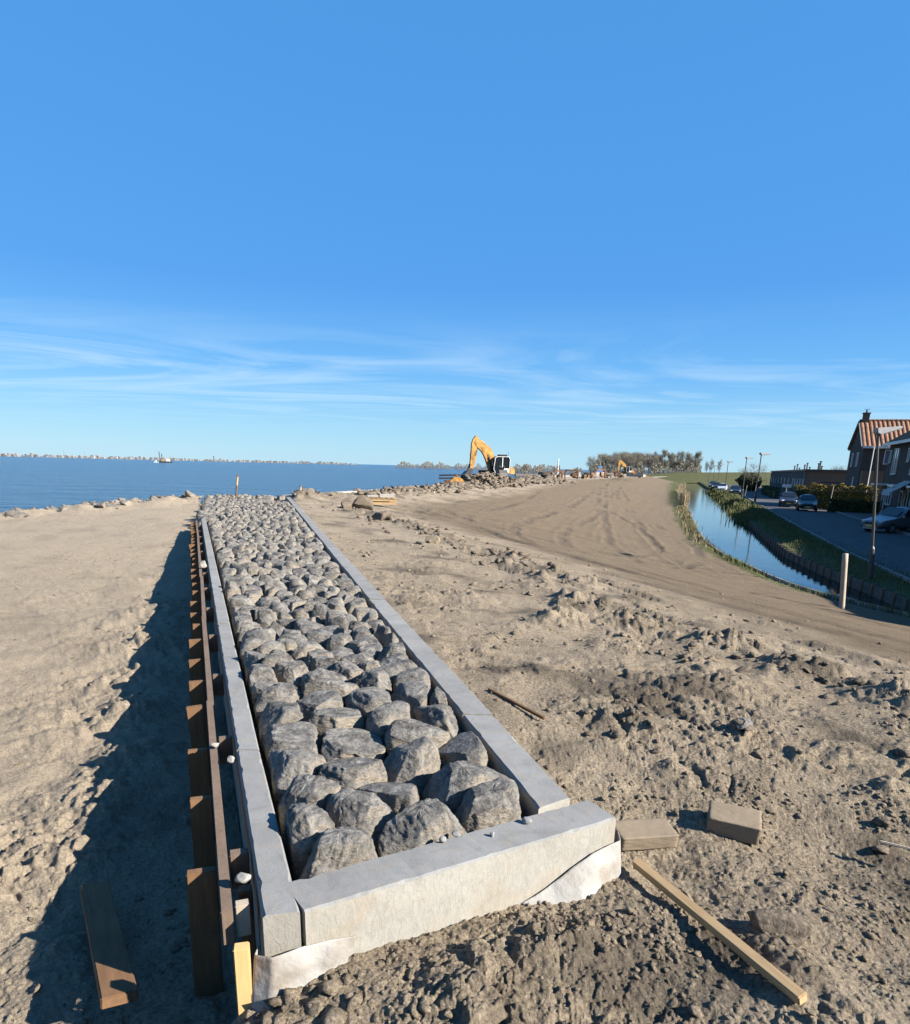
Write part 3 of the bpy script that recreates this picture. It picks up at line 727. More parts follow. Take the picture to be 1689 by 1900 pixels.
for rank, i in enumerate(order):
    p = PTS[i]; poly = stone_cell(p)
    if len(poly) < 3: continue
    r = math.hypot(*p)
    if r < 3.9: nu, nv, de = 120, 56, 2
    elif r < 5.5: nu, nv, de = 72, 34, 2
    elif r < 8: nu, nv, de = 30, 15, 1
    elif r < 14: nu, nv, de = 18, 10, 1
    else: nu, nv, de = 12, 7, 0
    V, F = stone_arrays(p, poly, nu, nv, 100 + i, de)
    if rank < 300:
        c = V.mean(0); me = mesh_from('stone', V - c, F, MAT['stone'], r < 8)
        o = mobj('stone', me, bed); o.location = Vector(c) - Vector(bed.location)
    else:
        massV.append(V); massF.append(F + mk); mk += len(V)
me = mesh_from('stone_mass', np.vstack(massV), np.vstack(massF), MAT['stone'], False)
o = keepw(mobj('stone_mass', me, bed), bed); o['kind'] = 'stuff'
print('stones', len(PTS))
# ================================================================ loose rocks and clods
def rock_arrays(sx, sy, sz, nu, nv, seed, planes=10, rough=.12, freq=2.2):
    rng = np.random.default_rng(seed)
    th = np.linspace(0, 2 * math.pi, nu, endpoint=False); ph = np.linspace(math.pi / 2, -math.pi / 2, nv)
    V = np.stack(((np.cos(ph)[:, None] * np.cos(th)).ravel(), (np.cos(ph)[:, None] * np.sin(th)).ravel(), np.repeat(np.sin(ph)[:, None], nu, 1).ravel()), 1)
    V = V / (np.abs(V) ** 3).sum(1)[:, None] ** (1 / 3) * .9
    for _ in range(planes):
        n = rng.normal(0, 1, 3); n /= np.linalg.norm(n); p = V @ n; d = p.max() * rng.uniform(.5, .86)
        V -= np.maximum(p - d, 0)[:, None] * n * .95
    o = rng.uniform(-40, 40, 3)
    V *= 1 + 1.5 * rough * fbm3(V + o, freq, 4, seed, .55)[:, None]
    V *= np.array([sx, sy, sz])
    i = np.arange(nv - 1)[:, None] * nu; j = np.arange(nu)[None, :]; j2 = (j + 1) % nu
    return V, np.stack((i + j, i + nu + j, i + nu + j2, i + j2), -1).reshape(-1, 4)
def rot_rand(rng):
    q = rng.normal(0, 1, 4); q /= np.linalg.norm(q); w, x, y, z = q
    return np.array([[1-2*(y*y+z*z), 2*(x*y-z*w), 2*(x*z+y*w)], [2*(x*y+z*w), 1-2*(x*x+z*z), 2*(y*z-x*w)], [2*(x*z-y*w), 2*(y*z+x*w), 1-2*(x*x+y*y)]])
t = (1 + 5 ** .5) / 2
ICO_V = np.array([(-1,t,0),(1,t,0),(-1,-t,0),(1,-t,0),(0,-1,t),(0,1,t),(0,-1,-t),(0,1,-t),(t,0,-1),(t,0,1),(-t,0,-1),(-t,0,1)], float); ICO_V /= np.linalg.norm(ICO_V[0])
ICO_F = np.array([(0,11,5),(0,5,1),(0,1,7),(0,7,10),(0,10,11),(1,5,9),(5,11,4),(11,10,2),(10,7,6),(7,1,8),(3,9,4),(3,4,2),(3,2,6),(3,6,8),(3,8,9),(4,9,5),(2,4,11),(6,2,10),(8,6,7),(9,8,1)])
def subdiv(V, F):
    V = list(map(tuple, V)); mid = {}; out = []
    def m(a, b):
        k = (min(a, b), max(a, b))
        if k not in mid:
            p = (np.array(V[a]) + np.array(V[b])) / 2; p /= np.linalg.norm(p); mid[k] = len(V); V.append(tuple(p))
        return mid[k]
    for a, b, c in F:
        x, y, z = m(a, b), m(b, c), m(c, a); out += [(a, x, z), (b, y, x), (c, z, y), (x, y, z)]
    return np.array(V), np.array(out)
ICO2_V, ICO2_F = subdiv(ICO_V, ICO_F)
def lumps_mesh(name, P, S, material, seed, big=False, flat=.62):
    """many clods joined into one mesh: each its own knobbly shape, sunk a third into the ground"""
    rng = np.random.default_rng(seed); BV, BF = (ICO2_V, ICO2_F) if big else (ICO_V, ICO_F)
    n = len(P); nv = len(BV)
    k = 1 + rng.uniform(-.45, .30, (n, nv, 1))
    sc = np.stack((S * rng.uniform(.55, 1.6, n), S * rng.uniform(.55, 1.5, n), S * flat * rng.uniform(.6, 1.25, n)), 1)
    V = BV[None] * k
    a = rng.uniform(0, 6.283, n); ca, sa = np.cos(a), np.sin(a)
    b = rng.uniform(-.6, .6, n); cb, sb = np.cos(b), np.sin(b)
    V = V * sc[:, None]
    X = V[..., 0] * ca[:, None] - V[..., 1] * sa[:, None]; Y = V[..., 0] * sa[:, None] + V[..., 1] * ca[:, None]
    Z = V[..., 2] * cb[:, None] + X * sb[:, None]; X = X * cb[:, None] - V[..., 2] * sb[:, None]
    V = np.stack((X, Y, Z), -1) + P[:, None]
    F = (BF[None] + (np.arange(n) * nv)[:, None, None]).reshape(-1, 3)
    return mesh_from(name, V.reshape(-1, 3), F, material, False)
def scatter(n, x0, x1, y0, y1, seed, dens=None, smin=.006, smax=.04, pw=3.0):
    rng = np.random.default_rng(seed)
    X = rng.uniform(x0, x1, n); Y = rng.uniform(y0, y1, n)
    Z, q, g, m, p = terrain(X, Y)
    ok = ~q['inside'] & (q['over'] < -.3) & (np.abs(q['dr']) > .0) & (q['dc'] < .3)
    ok &= ~((q['front'] > -.02) & (q['dr'] < .03) & (q['dl'] > -.27) & (Y < 32))
    if dens is not None: ok &= rng.random(n) < dens(X, Y, q, g)
    S = smin + (smax - smin) * rng.random(n) ** pw
    X, Y, Z, S = X[ok], Y[ok], Z[ok], S[ok]
    return np.stack((X, Y, Z + S * .12), 1), S
patchy = lambda X, Y, s=.9: sstep(-.1, .45, fbm2(X * s + 3, Y * s, 3, 33))
P, S = scatter(22000, -1.5, 2.4, 1.75, 3.6, 1, lambda X, Y, q, g: .06 + .94 * patchy(X, Y, 1.9) ** 2 * (X > -1.25), .0025, .022, 4.6)
P2, S2 = scatter(12000, -.6, 4.4, 3.0, 6.5, 2, lambda X, Y, q, g: (.04 + .96 * patchy(X, Y, 1.5) ** 2) * (1 - .85 * g), .003, .024, 6)
P3, S3 = scatter(5000, -4, 7, 6.0, 16, 3, lambda X, Y, q, g: (.08 + .9 * patchy(X, Y, .7)) * (1 - .9 * g) * (q['dr'] > 0), .008, .05, 4)
P4, S4 = scatter(20000, -9, -1.3, 2.0, 17, 4, lambda X, Y, q, g: (.08 + .8 * patchy(X, Y, .6)) * (q['dl'] < -.3), .003, .024, 5)
P5, S5 = scatter(260, -1.25, -.3, 1.7, 2.08, 8, None, .008, .045, 2.2)
me = lumps_mesh('soil_crumbs', np.vstack((P, P2, P3, P4, P5)), np.concatenate((S, S2, S3, S4, S5)), MAT['clod'], 5)
tag(mobj('soil_crumbs', me), 'loose crumbs and small clods of dry soil strewn over the ground', kind='stuff')
# dark peaty clods of the windrows
rng = np.random.default_rng(9); pts = []
for W, n, sp, lo, hi in ((WINDROW[0], 330, .62, .015, .11), (WINDROW[1], 260, .34, .01, .06)):
    seg = np.linalg.norm(np.diff(W, axis=0), axis=1); cum = np.concatenate(([0], np.cumsum(seg)))
    u = rng.random(n) * cum[-1]; x = np.interp(u, cum, W[:, 0]) + rng.normal(0, sp, n); y = np.interp(u, cum, W[:, 1]) + rng.normal(0, sp, n)
    s = lo + (hi - lo) * rng.random(n) ** 2.6; pts.append((x, y, s))
for hx, hy, hr, hh in HUMPS[:22]:
    n = 22; pts.append((hx + rng.normal(0, hr * .6, n), hy + rng.normal(0, hr * .6, n), .008 + .045 * rng.random(n) ** 2.4 * min(1, hr * 3)))
X = np.concatenate([p[0] for p in pts]); Y = np.concatenate([p[1] for p in pts]); S = np.concatenate([p[2] for p in pts])
Z = terrain(X, Y)[0]; q = base_height(X, Y)[1]; ok = ~q['inside'] & (q['dr'] > .06) & (fbm2(X * 1.1, Y * 1.1, 2, 66) > -.02)
k = N('peat'); n3 = k.noise(40, 5, .7, vec=k.pos); k.setv('Base Color', k.ramp(n3, [(.3, (.05, .04, .03)), (.55, (.125, .1, .074)), (.8, (.25, .2, .147))])); k.setv('Roughness', .95); k.setv('Specular IOR Level', .1); k.bump(n3, .8, .015); MAT['peat'] = k.m
me = lumps_mesh('soil_clods', np.stack((X, Y, Z + S * .2), 1)[ok], S[ok], MAT['peat'], 6, True)
tag(mobj('soil_clods', me), 'dark crumbly clods heaped in rows across the dug soil', kind='stuff')

# single rocks one can pick out
def boulder(name, x, y, z, s, seed, label, cat='rock', group=None, res=(28, 16), mat='stone', rz=0):
    V, F = rock_arrays(*s, *res, seed)
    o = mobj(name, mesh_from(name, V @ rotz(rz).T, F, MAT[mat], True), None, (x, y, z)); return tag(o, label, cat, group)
for i, (x, y, s, lb) in enumerate([
    (-14.75, 23.2, (.5, .26, .17), 'large pale flat boulder at the water edge, far left'),
    (-13.9, 24.5, (.2, .17, .14), 'dark grey boulder just right of the large pale boulder'),
    (-12.9, 25.2, (.28, .2, .17), 'dark angular boulder on the sand crest above the water'),
    (-12.35, 25.9, (.2, .18, .16), 'light grey boulder touching the dark angular one'),
    (-10.9, 28.3, (.2, .18, .2), 'upright dark rock standing alone on the sand crest'),
    (-10.2, 29.2, (.24, .2, .14), 'small dark rock on the crest right of the upright one'),
    (-9.2, 29.6, (.22, .2, .12), 'low grey rock half buried near the leaning marker post'),
    (-8.55, 29.9, (.3, .24, .2), 'pale round rock at the far corner of the stone bed')]):
    boulder('boulder', x, y, ground_z(x, y) + s[2] * .35, s, 300 + i, lb, 'boulder', 'boulders along the shore', rz=i)
rng = np.random.default_rng(21); n = 900
cs = COAST[1:6]; seg = np.linalg.norm(np.diff(cs, axis=0), axis=1); cum = np.concatenate(([0], np.cumsum(seg)))
u = cum[-1] * (1 - rng.random(n) ** 1.3 * .55); X = np.interp(u, cum, cs[:, 0]) + rng.normal(0, .7, n); Y = np.interp(u, cum, cs[:, 1]) + rng.normal(0, .5, n) - .45
S = .02 + .14 * rng.random(n) ** 3; Z = terrain(X, Y)[0]
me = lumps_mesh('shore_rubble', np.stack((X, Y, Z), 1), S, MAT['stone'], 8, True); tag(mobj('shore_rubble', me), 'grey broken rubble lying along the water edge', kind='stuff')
for i, (x, y, z, s, lb) in enumerate([
    (.335, 2.70, .012, (.028, .020, .017), 'pale pebble lying on the end kerb near its right corner'),
    (.175, 2.58, .008, (.017, .015, .012), 'small pebble in the middle of the end kerb'),
    (-.035, 2.53, .010, (.022, .018, .015), 'rounded pebble at the inner edge of the end kerb'),
    (.02, 2.575, .010, (.022, .016, .014), 'pale chip wedged against the big front stone'),
    (-.765, 2.215, .012, (.030, .034, .022), 'white stone lying on the timber rail at the near end'),
    (-1.315, 3.50, -.01, (.03, .026, .02), 'white stone lying on a timber stake top'),
    (-1.165, 3.30, -.005, (.028, .024, .02), 'white stone in the gap beside the timber rail'),
    (-3.72, 10.0, .03, (.07, .05, .06), 'bright white block lying on the timber rail far along')]):
    boulder('pebble', x, y, z, s, 330 + i, lb, 'pebble', 'pebbles on the kerb and timber', (14, 9), 'concrete_face' if i > 3 else 'concrete', i)
def rubble_rock(i, x, y, s, lb, mat='clod'):
    return boulder('soil_lump', x, y, ground_z(x, y) + s[2] * .3, s, 360 + i, lb, 'soil lump', None, (36, 20), mat, i * 1.3)
rubble_rock(0, 1.30, 2.34, (.15, .08, .065), 'dark flat slab of hardened soil right of the long batten', 'peat')
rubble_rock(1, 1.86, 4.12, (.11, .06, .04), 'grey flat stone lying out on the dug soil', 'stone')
rubble_rock(2, -.55, 14.4, (.2, .17, .15), 'pale rounded lump of clay beside the long kerb')
rubble_rock(3, -2.36, 21.0, (.32, .3, .26), 'dark mossy clump at the start of the soil row', 'peat')
rubble_rock(4, -4.1, 25.6, (.42, .34, .28), 'dark clump of rooty soil near the wooden pallet', 'peat')
rubble_rock(5, -3.55, 25.8, (.45, .3, .4), 'tall shadowed clump of soil beside the wooden pallet', 'peat')
# ================================================================ timber shuttering on the sea side
sh = empty('timber_shuttering', (-.8, 2.2, -.75)); tag(sh, 'dark brown timber shuttering of stakes and rail beside the narrow kerb', 'shuttering')
e_row = np.array([-.353, .936]); e_out = np.array([-.936, -.353])       # along the row, away from the kerb
def row_pt(y, off, z): return np.array([kerb_left_x(y) + e_out[0] * off, y + e_out[1] * off, z])
Rrow = np.array([[e_out[0], e_row[0], 0], [e_out[1], e_row[1], 0], [0, 0, 1.]])
rng = np.random.default_rng(17)
y = 2.47; i = 0
while y < 18.4:
    w = .105 + rng.uniform(-.008, .012); hgt = .80; tp = -.06 + rng.uniform(-.025, .015)
    c = row_pt(y, .135 + w / 2 + .012, tp - hgt / 2)
    mb = MB(); a = rng.normal(0, .03); Rt = Rrow @ np.array([[1, 0, a], [0, 1, 0], [-a, 0, 1]])
    mb.box(c, (w, .042, hgt), Rt); keepw(mb.build('stake', MAT['wood_dark'], sh, bevel=.004), sh)
    y += .60 + rng.uniform(-.03, .03); i += 1
rl = [2.12, 4.35, 6.9, 9.4, 12.2, 15.2, 18.45]
for a, b in zip(rl[:-1], rl[1:]):
    za = -.035 + rng.uniform(-.012, .012); mb = MB(); n = 8
    for t0, t1 in zip(np.linspace(0, 1, n)[:-1], np.linspace(0, 1, n)[1:]):
        pass
    p0 = row_pt(a, .115, za - .07); p1 = row_pt(b - .012, .115 + rng.uniform(-.012, .012), -.035 - .07); mb.bar(p0, p1, .042, .14); keepw(mb.build('rail', MAT['wood_rail'], sh, bevel=.004), sh)
for y in np.arange(2.5, 18, 1.2):
    mb = MB(); mb.box(row_pt(y, .05, -.12), (.075, .05, .16), Rrow); keepw(mb.build('spacer', MAT['wood_rail'], sh, bevel=.004), sh)
mb = MB(); mb.box(row_pt(2.16, .06, -.10), (.05, .04, .13), Rrow); keepw(mb.build('spacer', MAT['wood_grey'], sh, bevel=.003), sh)
mb = MB(); mb.box((-.775, 2.262, -.22), (.05, .05, .32), rotz(.37)); keepw(mb.build('end_post', MAT['wood_dark'], sh, bevel=.004), sh)
mb = MB(); mb.box((-.70, 1.965, -.30), (.052, .042, .44), rotz(.25)); o = mb.build('wooden_stake', MAT['wood_pale'], bevel=.004)
tag(o, 'short new pale wooden stake at the near end of the shuttering', 'stake')
# board leaning in the shaded trench
def plank(name, a, b, w, h, mat, label, cat='plank', roll=0.0, ends=None):
    a = np.array(a, float); b = np.array(b, float); c = (a + b) / 2; d = b - a; L = np.linalg.norm(d); d /= L
    u = np.cross((0, 0, 1), d); u /= np.linalg.norm(u); v = np.cross(d, u); cr, sr = math.cos(roll), math.sin(roll)
    u, v = u * cr + v * sr, v * cr - u * sr
    R = np.stack((u, v, d), 1); mb = MB(); mb.box((0, 0, 0), (w, h, L))
    o = mb.build(name, MAT[mat], bevel=.004); o.matrix_world = Matrix(np.vstack((np.hstack((R, c[:, None])), [0, 0, 0, 1])).tolist())
    return tag(o, label, cat)
plank('plank', (-1.215, 2.10, -.44), (-1.76, 2.95, -.55), .125, .045, 'wood_dark', 'brown sawn board lying slanted in the shadow of the shuttering', roll=.12)
plank('batten', (.86, 2.80, -.245), (1.225, 1.955, -.235), .042, .04, 'wood_old', 'long pale batten lying on the soil at the lower right', 'batten', roll=.3)
plank('stick', (.245, 4.63, -.02), (.585, 4.13, -.045), .022, .02, 'wood_dark', 'thin dark stick lying against the long kerb', 'stick', roll=.2)
plank('stick', (2.65, 2.72, -.22), (3.0, 2.45, -.21), .02, .014, 'wood_grey', 'thin splinter of wood at the right edge of the soil', 'stick')
plank('stick', (2.1, 3.0, -.22), (2.28, 2.9, -.22), .016, .012, 'wood_grey', 'short grey twig on the soil right of the stone block', 'stick')
# concrete slab against the kerb corner and a dressed block beside it
def stone_block(name, loc, d, rz, rx, mat, label, cat):
    nu, nv = 96, 60; th = np.linspace(0, 2 * math.pi, nu, endpoint=False); ph = np.linspace(math.pi / 2, -math.pi / 2, nv)
    V = np.stack(((np.cos(ph)[:, None] * np.cos(th)).ravel(), (np.cos(ph)[:, None] * np.sin(th)).ravel(), np.repeat(np.sin(ph)[:, None], nu, 1).ravel()), 1)
    V /= ((np.abs(V) ** 40).sum(1) ** (1 / 40))[:, None]; o_ = loc[0] * 7; V *= 1 + .03 * fbm3(V + o_, 3.5, 5, 5)[:, None]; V *= np.array(d) / 2
    i = np.arange(nv - 1)[:, None] * nu; j = np.arange(nu)[None, :]; j2 = (j + 1) % nu
    me = mesh_from(name, V, np.stack((i + j, i + nu + j, i + nu + j2, i + j2), -1).reshape(-1, 4), MAT[mat], False)
    o = mobj(name, me); o.location = loc; o.rotation_euler = (rx, .05, rz); return tag(o, label, cat)
k = concrete('sandstone', (.175, .136, .093), .3); MAT['sandstone'] = k
stone_block('paving_slab', (.965, 3.075, -.255), (.31, .15, .075), .25, .12, 'sandstone', 'tan paving slab butted against the kerb corner', 'slab')
stone_block('stone_block', (1.45, 3.165, -.225), (.25, .17, .10), -.35, .14, 'sandstone', 'tan block of stone lying alone on the soil right of the slab', 'stone block')
# geotextile hanging out from under the kerbs
def sheet(name, rows, label, sub=6):
    R = np.array(rows, float); nr, nc = R.shape[:2]
    def up1(A, ax):
        n = A.shape[ax]; t = np.linspace(0, n - 1, (n - 1) * sub + 1); i = np.minimum(t.astype(int), n - 2); f = t - i; f = f * f * (3 - 2 * f) * .5 + f * .5
        A0 = np.take(A, i, ax); A1 = np.take(A, i + 1, ax); sh_ = [1] * A.ndim; sh_[ax] = -1; f = f.reshape(sh_); return A0 * (1 - f) + A1 * f
    G = up1(up1(R, 0), 1); a, b = G.shape[:2]; V = G.reshape(-1, 3)
    nz_ = .013 * fbm3(V, 11, 4, 3)[:, None] * np.array([.5, -.8, .3]); V = V + nz_
    i = np.arange(a - 1)[:, None] * b; j = np.arange(b - 1)[None, :]
    F = np.stack((i + j, i + j + 1, i + b + j + 1, i + b + j), -1).reshape(-1, 4)
    o = mobj(name, mesh_from(name, V, F, MAT['textile'], True)); md = o.modifiers.new('thick', 'SOLIDIFY'); md.thickness = .004
    return tag(o, label, 'geotextile')
sheet('geotextile_sheet', [
    [(-.668, 2.06, -.15), (-.664, 1.995, -.14), (-.60, 1.975, -.13), (-.515, 2.022, -.125), (-.42, 2.072, -.13), (-.335, 2.12, -.15)],
    [(-.672, 2.05, -.26), (-.668, 1.965, -.24), (-.60, 1.95, -.22), (-.515, 2.0, -.20), (-.425, 2.05, -.19), (-.35, 2.11, -.185)],
    [(-.678, 2.04, -.38), (-.672, 1.94, -.35), (-.605, 1.92, -.32), (-.52, 1.975, -.28), (-.435, 2.035, -.245), (-.36, 2.1, -.22)],
    [(-.69, 2.02, -.52), (-.68, 1.915, -.48), (-.61, 1.89, -.43), (-.525, 1.955, -.36), (-.445, 2.02, -.30), (-.365, 2.09, -.26)]],
    'white geotextile wrapped round the near end of the narrow kerb')
def fpt(s, off, z): p = FP + FD * s - FN * off; return (p[0], p[1], z)
sheet('geotextile_sheet', [
    [fpt(.93, .004, -.275), fpt(1.06, .006, -.235), fpt(1.18, .008, -.180), fpt(1.30, .010, -.133), fpt(1.40, .010, -.118), fpt(1.455, .008, -.115), (.775, 2.86, -.12)],
    [fpt(.95, .02, -.29), fpt(1.07, .05, -.27), fpt(1.19, .075, -.235), fpt(1.31, .035, -.19), fpt(1.41, .018, -.185), fpt(1.462, .012, -.18), (.785, 2.86, -.19)],
    [fpt(.97, .03, -.33), fpt(1.08, .07, -.33), fpt(1.20, .10, -.32), fpt(1.32, .06, -.31), fpt(1.42, .03, -.31), fpt(1.468, .018, -.31), (.79, 2.86, -.31)]],
    'white geotextile flap sagging from the front of the end kerb')
# wooden post by the canal and the two marker posts at the water
def post(name, x, y, z, h, r, mat, label, lean=(0, 0), cap=None):
    root = empty(name, (x, y, z)); n = 12; rng = np.random.default_rng(int(x * 100) % 999); V = []; F = []
    hs = np.linspace(-.3, h, 8); an = np.arange(n) * 2 * math.pi / n; k_ = 1 + rng.normal(0, .05, n)
    for q in hs:
        for a, kk in zip(an, k_): V.append((math.cos(a) * r * kk + lean[0] * q, math.sin(a) * r * kk + lean[1] * q, q))
    for i in range(7):
        for j in range(n): F.append((i * n + j, i * n + (j + 1) % n, (i + 1) * n + (j + 1) % n, (i + 1) * n + j))
    F += [tuple(range(7 * n, 8 * n))]
    mobj('shaft', mesh_from('shaft', V, F, MAT[mat], True), root)
    if cap:
        mb = MB(); x0 = h - cap[0]; mb.tube((lean[0] * x0, lean[1] * x0, x0), (lean[0] * cap[1], lean[1] * cap[1], cap[1]), r * 1.12, r * 1.12, 10); mb.build('paint_band', MAT['wood_pale'], root)
    return tag(root, label, 'post', None)
post('wooden_post', 10.87, 19.0, -2.22, 1.66, .075, 'wood_grey', 'round weathered wooden post standing on the bank of the canal', (-.11, 0))
post('marker_post', -9.45, 29.6, -.25, 1.22, .032, 'wood_dark', 'leaning thin marker post on the sand crest by the water', (.13, .02), (.45, 1.1))
post('marker_post', -7.35, 32.6, -.1, .62, .035, 'wood_dark', 'short upright marker post where the coping strip begins', (.01, 0), (.42, .5))
# ================================================================ works along the dike: excavators, rubble, gear
MAT['yellow'] = plain('machine_yellow', (.37, .195, .05), .6, 0, .3, .5, 3)
MAT['black'] = plain('black_rubber', (.018, .018, .019), .7, 0, .3)
MAT['steel_dark'] = plain('dark_steel', (.07, .065, .06), .55, .5, .5, .35, 5)
MAT['white_paint'] = plain('white_paint', (.55, .54, .50), .45, 0, .5, .1)
MAT['rust'] = plain('rusty_steel', (.15, .078, .038), .85, 0, .2, .5, 4, .5, 12, .05)
k = N('dark_glass'); k.setv('Base Color', (.012, .016, .02)); k.setv('Roughness', .06); k.setv('Specular IOR Level', .6); MAT['glass'] = k.m
k = N('pale_glass'); k.setv('Base Color', (.10, .13, .16)); k.setv('Roughness', .04); k.setv('Specular IOR Level', .9); MAT['glass_pale'] = k.m
def loft_bar(mb, pts, w):
    """box-section arm through (x,z,height) stations, constant width w in y"""
    V = []; n = len(pts)
    for i, (x, z, h) in enumerate(pts):
        a = pts[max(i - 1, 0)]; b = pts[min(i + 1, n - 1)]; d = np.array([b[0] - a[0], b[1] - a[1]], float); d /= np.linalg.norm(d); nn = np.array([-d[1], d[0]]) * h / 2
        for sy in (-w / 2, w / 2):
            V += [(x - nn[0], sy, z - nn[1]), (x + nn[0], sy, z + nn[1])]
    F = []
    for i in range(n - 1):
        o = i * 4; p = o + 4
        F += [(o, o + 1, p + 1, p), (o + 2, p + 2, p + 3, o + 3), (o, p, p + 2, o + 2), (o + 1, o + 3, p + 3, p + 1)]
    F += [(0, 2, 3, 1), (n * 4 - 4, n * 4 - 3, n * 4 - 1, n * 4 - 2)]
    mb.add(V, F); return mb
def make_bucket(mb, w, s, ox, oz, rot):
    prof = [(0, .75), (.18, .85), (.5, .72), (.78, .35), (.8, .0), (.62, -.2), (.2, -.25), (.15, -.22), (.55, -.13), (.70, .05), (.68, .32), (.42, .62), (.1, .72)]
    c, sn = math.cos(rot), math.sin(rot); pr = [(ox + (x * c - z * sn) * s, oz + (x * sn + z * c) * s) for x, z in prof]
    # open shell: outer and inner skin, plus two cheek plates
    for i in range(6):
        a, b = pr[i], pr[i + 1]
        mb.add([(a[0], -w / 2, a[1]), (b[0], -w / 2, b[1]), (b[0], w / 2, b[1]), (a[0], w / 2, a[1])], [(0, 1, 2, 3)])
    for y in (-w / 2, w / 2 - .04): mb.prism([pr[0], pr[1], pr[2], pr[3], pr[4], pr[5], pr[6]], y, y + .04)
    for k in range(5):
        y = -w / 2 + .06 + k * (w - .12) / 4; a = pr[6]; mb.box((a[0] - .1 * s * c, y, a[1] - .1 * s * sn), (.25 * s, .06, .05))
    return mb
def make_excavator(name, label, loc, rz):
    r = empty(name, loc, rz); tag(r, label, 'excavator')
    for sy in (-.82, .82):
        mb = MB(); pr = [(-1.5, .28), (-1.28, .05), (1.28, .05), (1.5, .28), (1.5, .42), (1.28, .65), (-1.28, .65), (-1.5, .42)]
        mb.prism(pr, sy - .22, sy + .22); t = mb.build('track', MAT['black'], r, bevel=.03)
        for x in (-1.2, -.6, 0, .6, 1.2):
            mb = MB(); mb.tube((x, sy - .235, .34), (x, sy + .235, .34), .2, .2, 12); mb.build('roller', MAT['steel_dark'], t)
    mb = MB(); mb.box((0, 0, .5), (1.6, 1.2, .35)); mb.tube((0, 0, .6), (0, 0, .85), .55, .55, 16); mb.build('undercarriage', MAT['steel_dark'], r)
    mb = MB(); mb.prism([(-1.45, .86), (.75, .86), (.75, 1.15), (-.3, 1.5), (-1.2, 1.5), (-1.45, 1.3)], -1.1, .15); mb.prism([(-1.45, .86), (-.95, .86), (-.95, 1.55), (-1.2, 1.55), (-1.45, 1.35)], .15, 1.1); mb.box((-.1, .62, .93), (1.7, .94, .14))
    b = mb.build('engine_housing', MAT['yellow'], r, bevel=.03)
    mb = MB(); mb.box((-.6, -1.112, 1.15), (.9, .02, .35)); mb.build('vent_grille', MAT['steel_dark'], b)
    mb = MB(); mb.tube((-1.1, -.5, 1.5), (-1.1, -.5, 1.95), .05, .05, 8); mb.build('exhaust', MAT['steel_dark'], b)
    mb = MB(); mb.box((1.25, -.45, .82), (1.2, .95, .75)); mb.build('shade_filler', MAT['rust'], r, bevel=.03)  # added dark brown box stands in for the shaded boom foot and chassis
    mb = MB(); mb.prism([(1.75, .08), (1.9, .05), (1.95, .45), (1.85, .8), (1.75, .8), (1.82, .42)], -1.15, 1.15); mb.bar((.8, -.5, .4), (1.8, -.5, .35), .12, .14); mb.bar((.8, .5, .4), (1.8, .5, .35), .12, .14); mb.build('dozer_blade', MAT['steel_dark'], r)
    # cab
    y0, y1 = .2, 1.12
    pr = [(-.85, 1.0), (.62, 1.0), (.80, 1.35), (.66, 2.42), (.45, 2.55), (-.75, 2.55), (-.9, 2.3)]
    mb = MB(); mb.prism([(p[0] * .985, 1.0 + (p[1] - 1) * .985) for p in pr], y0 + .02, y1 - .02); cab = mb.build('cab', MAT['glass'], r, bevel=.02)
    mb = MB()
    for yy in (y0, y1):
        for a, b_ in zip(pr, pr[1:] + pr[:1]): mb.bar((a[0], yy, a[1]), (b_[0], yy, b_[1]), .05, .09, (0, 1, 0.01))
        mb.bar((-.1, yy, 1.0), (-.12, yy, 2.5), .05, .08, (1, 0, 0)); mb.box((-.45, yy, 1.22), (.75, .05, .4))
    for p in (pr[1], pr[3], pr[4], pr[5]): mb.bar((p[0], y0, p[1]), (p[0], y1, p[1]), .07, .07)
    mb.build('cab_frame', MAT['white_paint'], cab)
    mb = MB(); mb.box((-.2, .66, 2.66), (.85, .7, .2)); mb.build('roof_unit', MAT['black'], cab, bevel=.02)
    mb = MB(); mb.tube((-.75, .9, 2.5), (-.75, .9, 3.1), .012, .012, 6); mb.build('antenna', MAT['black'], cab)
    mb = MB(); mb.bar((.72, 1.15, 1.6), (1.0, 1.35, 1.75), .02, .02); mb.box((1.0, 1.38, 1.85), (.06, .14, .3)); mb.build('mirror', MAT['black'], cab)
    # boom, arm, bucket, rams
    mb = MB(); loft_bar(mb, [(.62, 1.0, .6), (.78, 1.7, .80), (.98, 2.45, .95), (1.22, 2.98, 1.0), (1.6, 3.36, .86), (2.3, 3.8, .60), (2.52, 4.0, .36)], .46); boom = mb.build('boom', MAT['yellow'], r, bevel=.015)
    mb = MB(); mb.tube((.75, -.27, 1.0), (1.1, -.27, 2.5), .075, .075, 10); mb.tube((.75, .27, 1.0), (1.1, .27, 2.5), .075, .075, 10); mb.build('boom_ram', MAT['steel_dark'], boom)
    mb = MB(); mb.tube((1.15, 0, 3.5), (1.9, 0, 4.05), .085, .085, 10); mb.tube((1.9, 0, 4.05), (2.5, 0, 4.42), .045, .045, 8); mb.build('arm_ram', MAT['yellow'], boom)
    mb = MB()
    for yy in (-.19, .2):
        mb.path([(1.0, yy, 2.7), (1.3, yy, 3.45), (1.8, yy, 3.86), (2.2, yy, 3.7), (2.35, yy, 3.1), (2.5, yy, 2.6), (2.62, yy, 2.7)], .025, 6)
    mb.path([(.78, .3, 1.4), (.98, .34, 2.2), (1.12, .3, 2.8)], .03, 6); mb.build('hose', MAT['black'], boom)
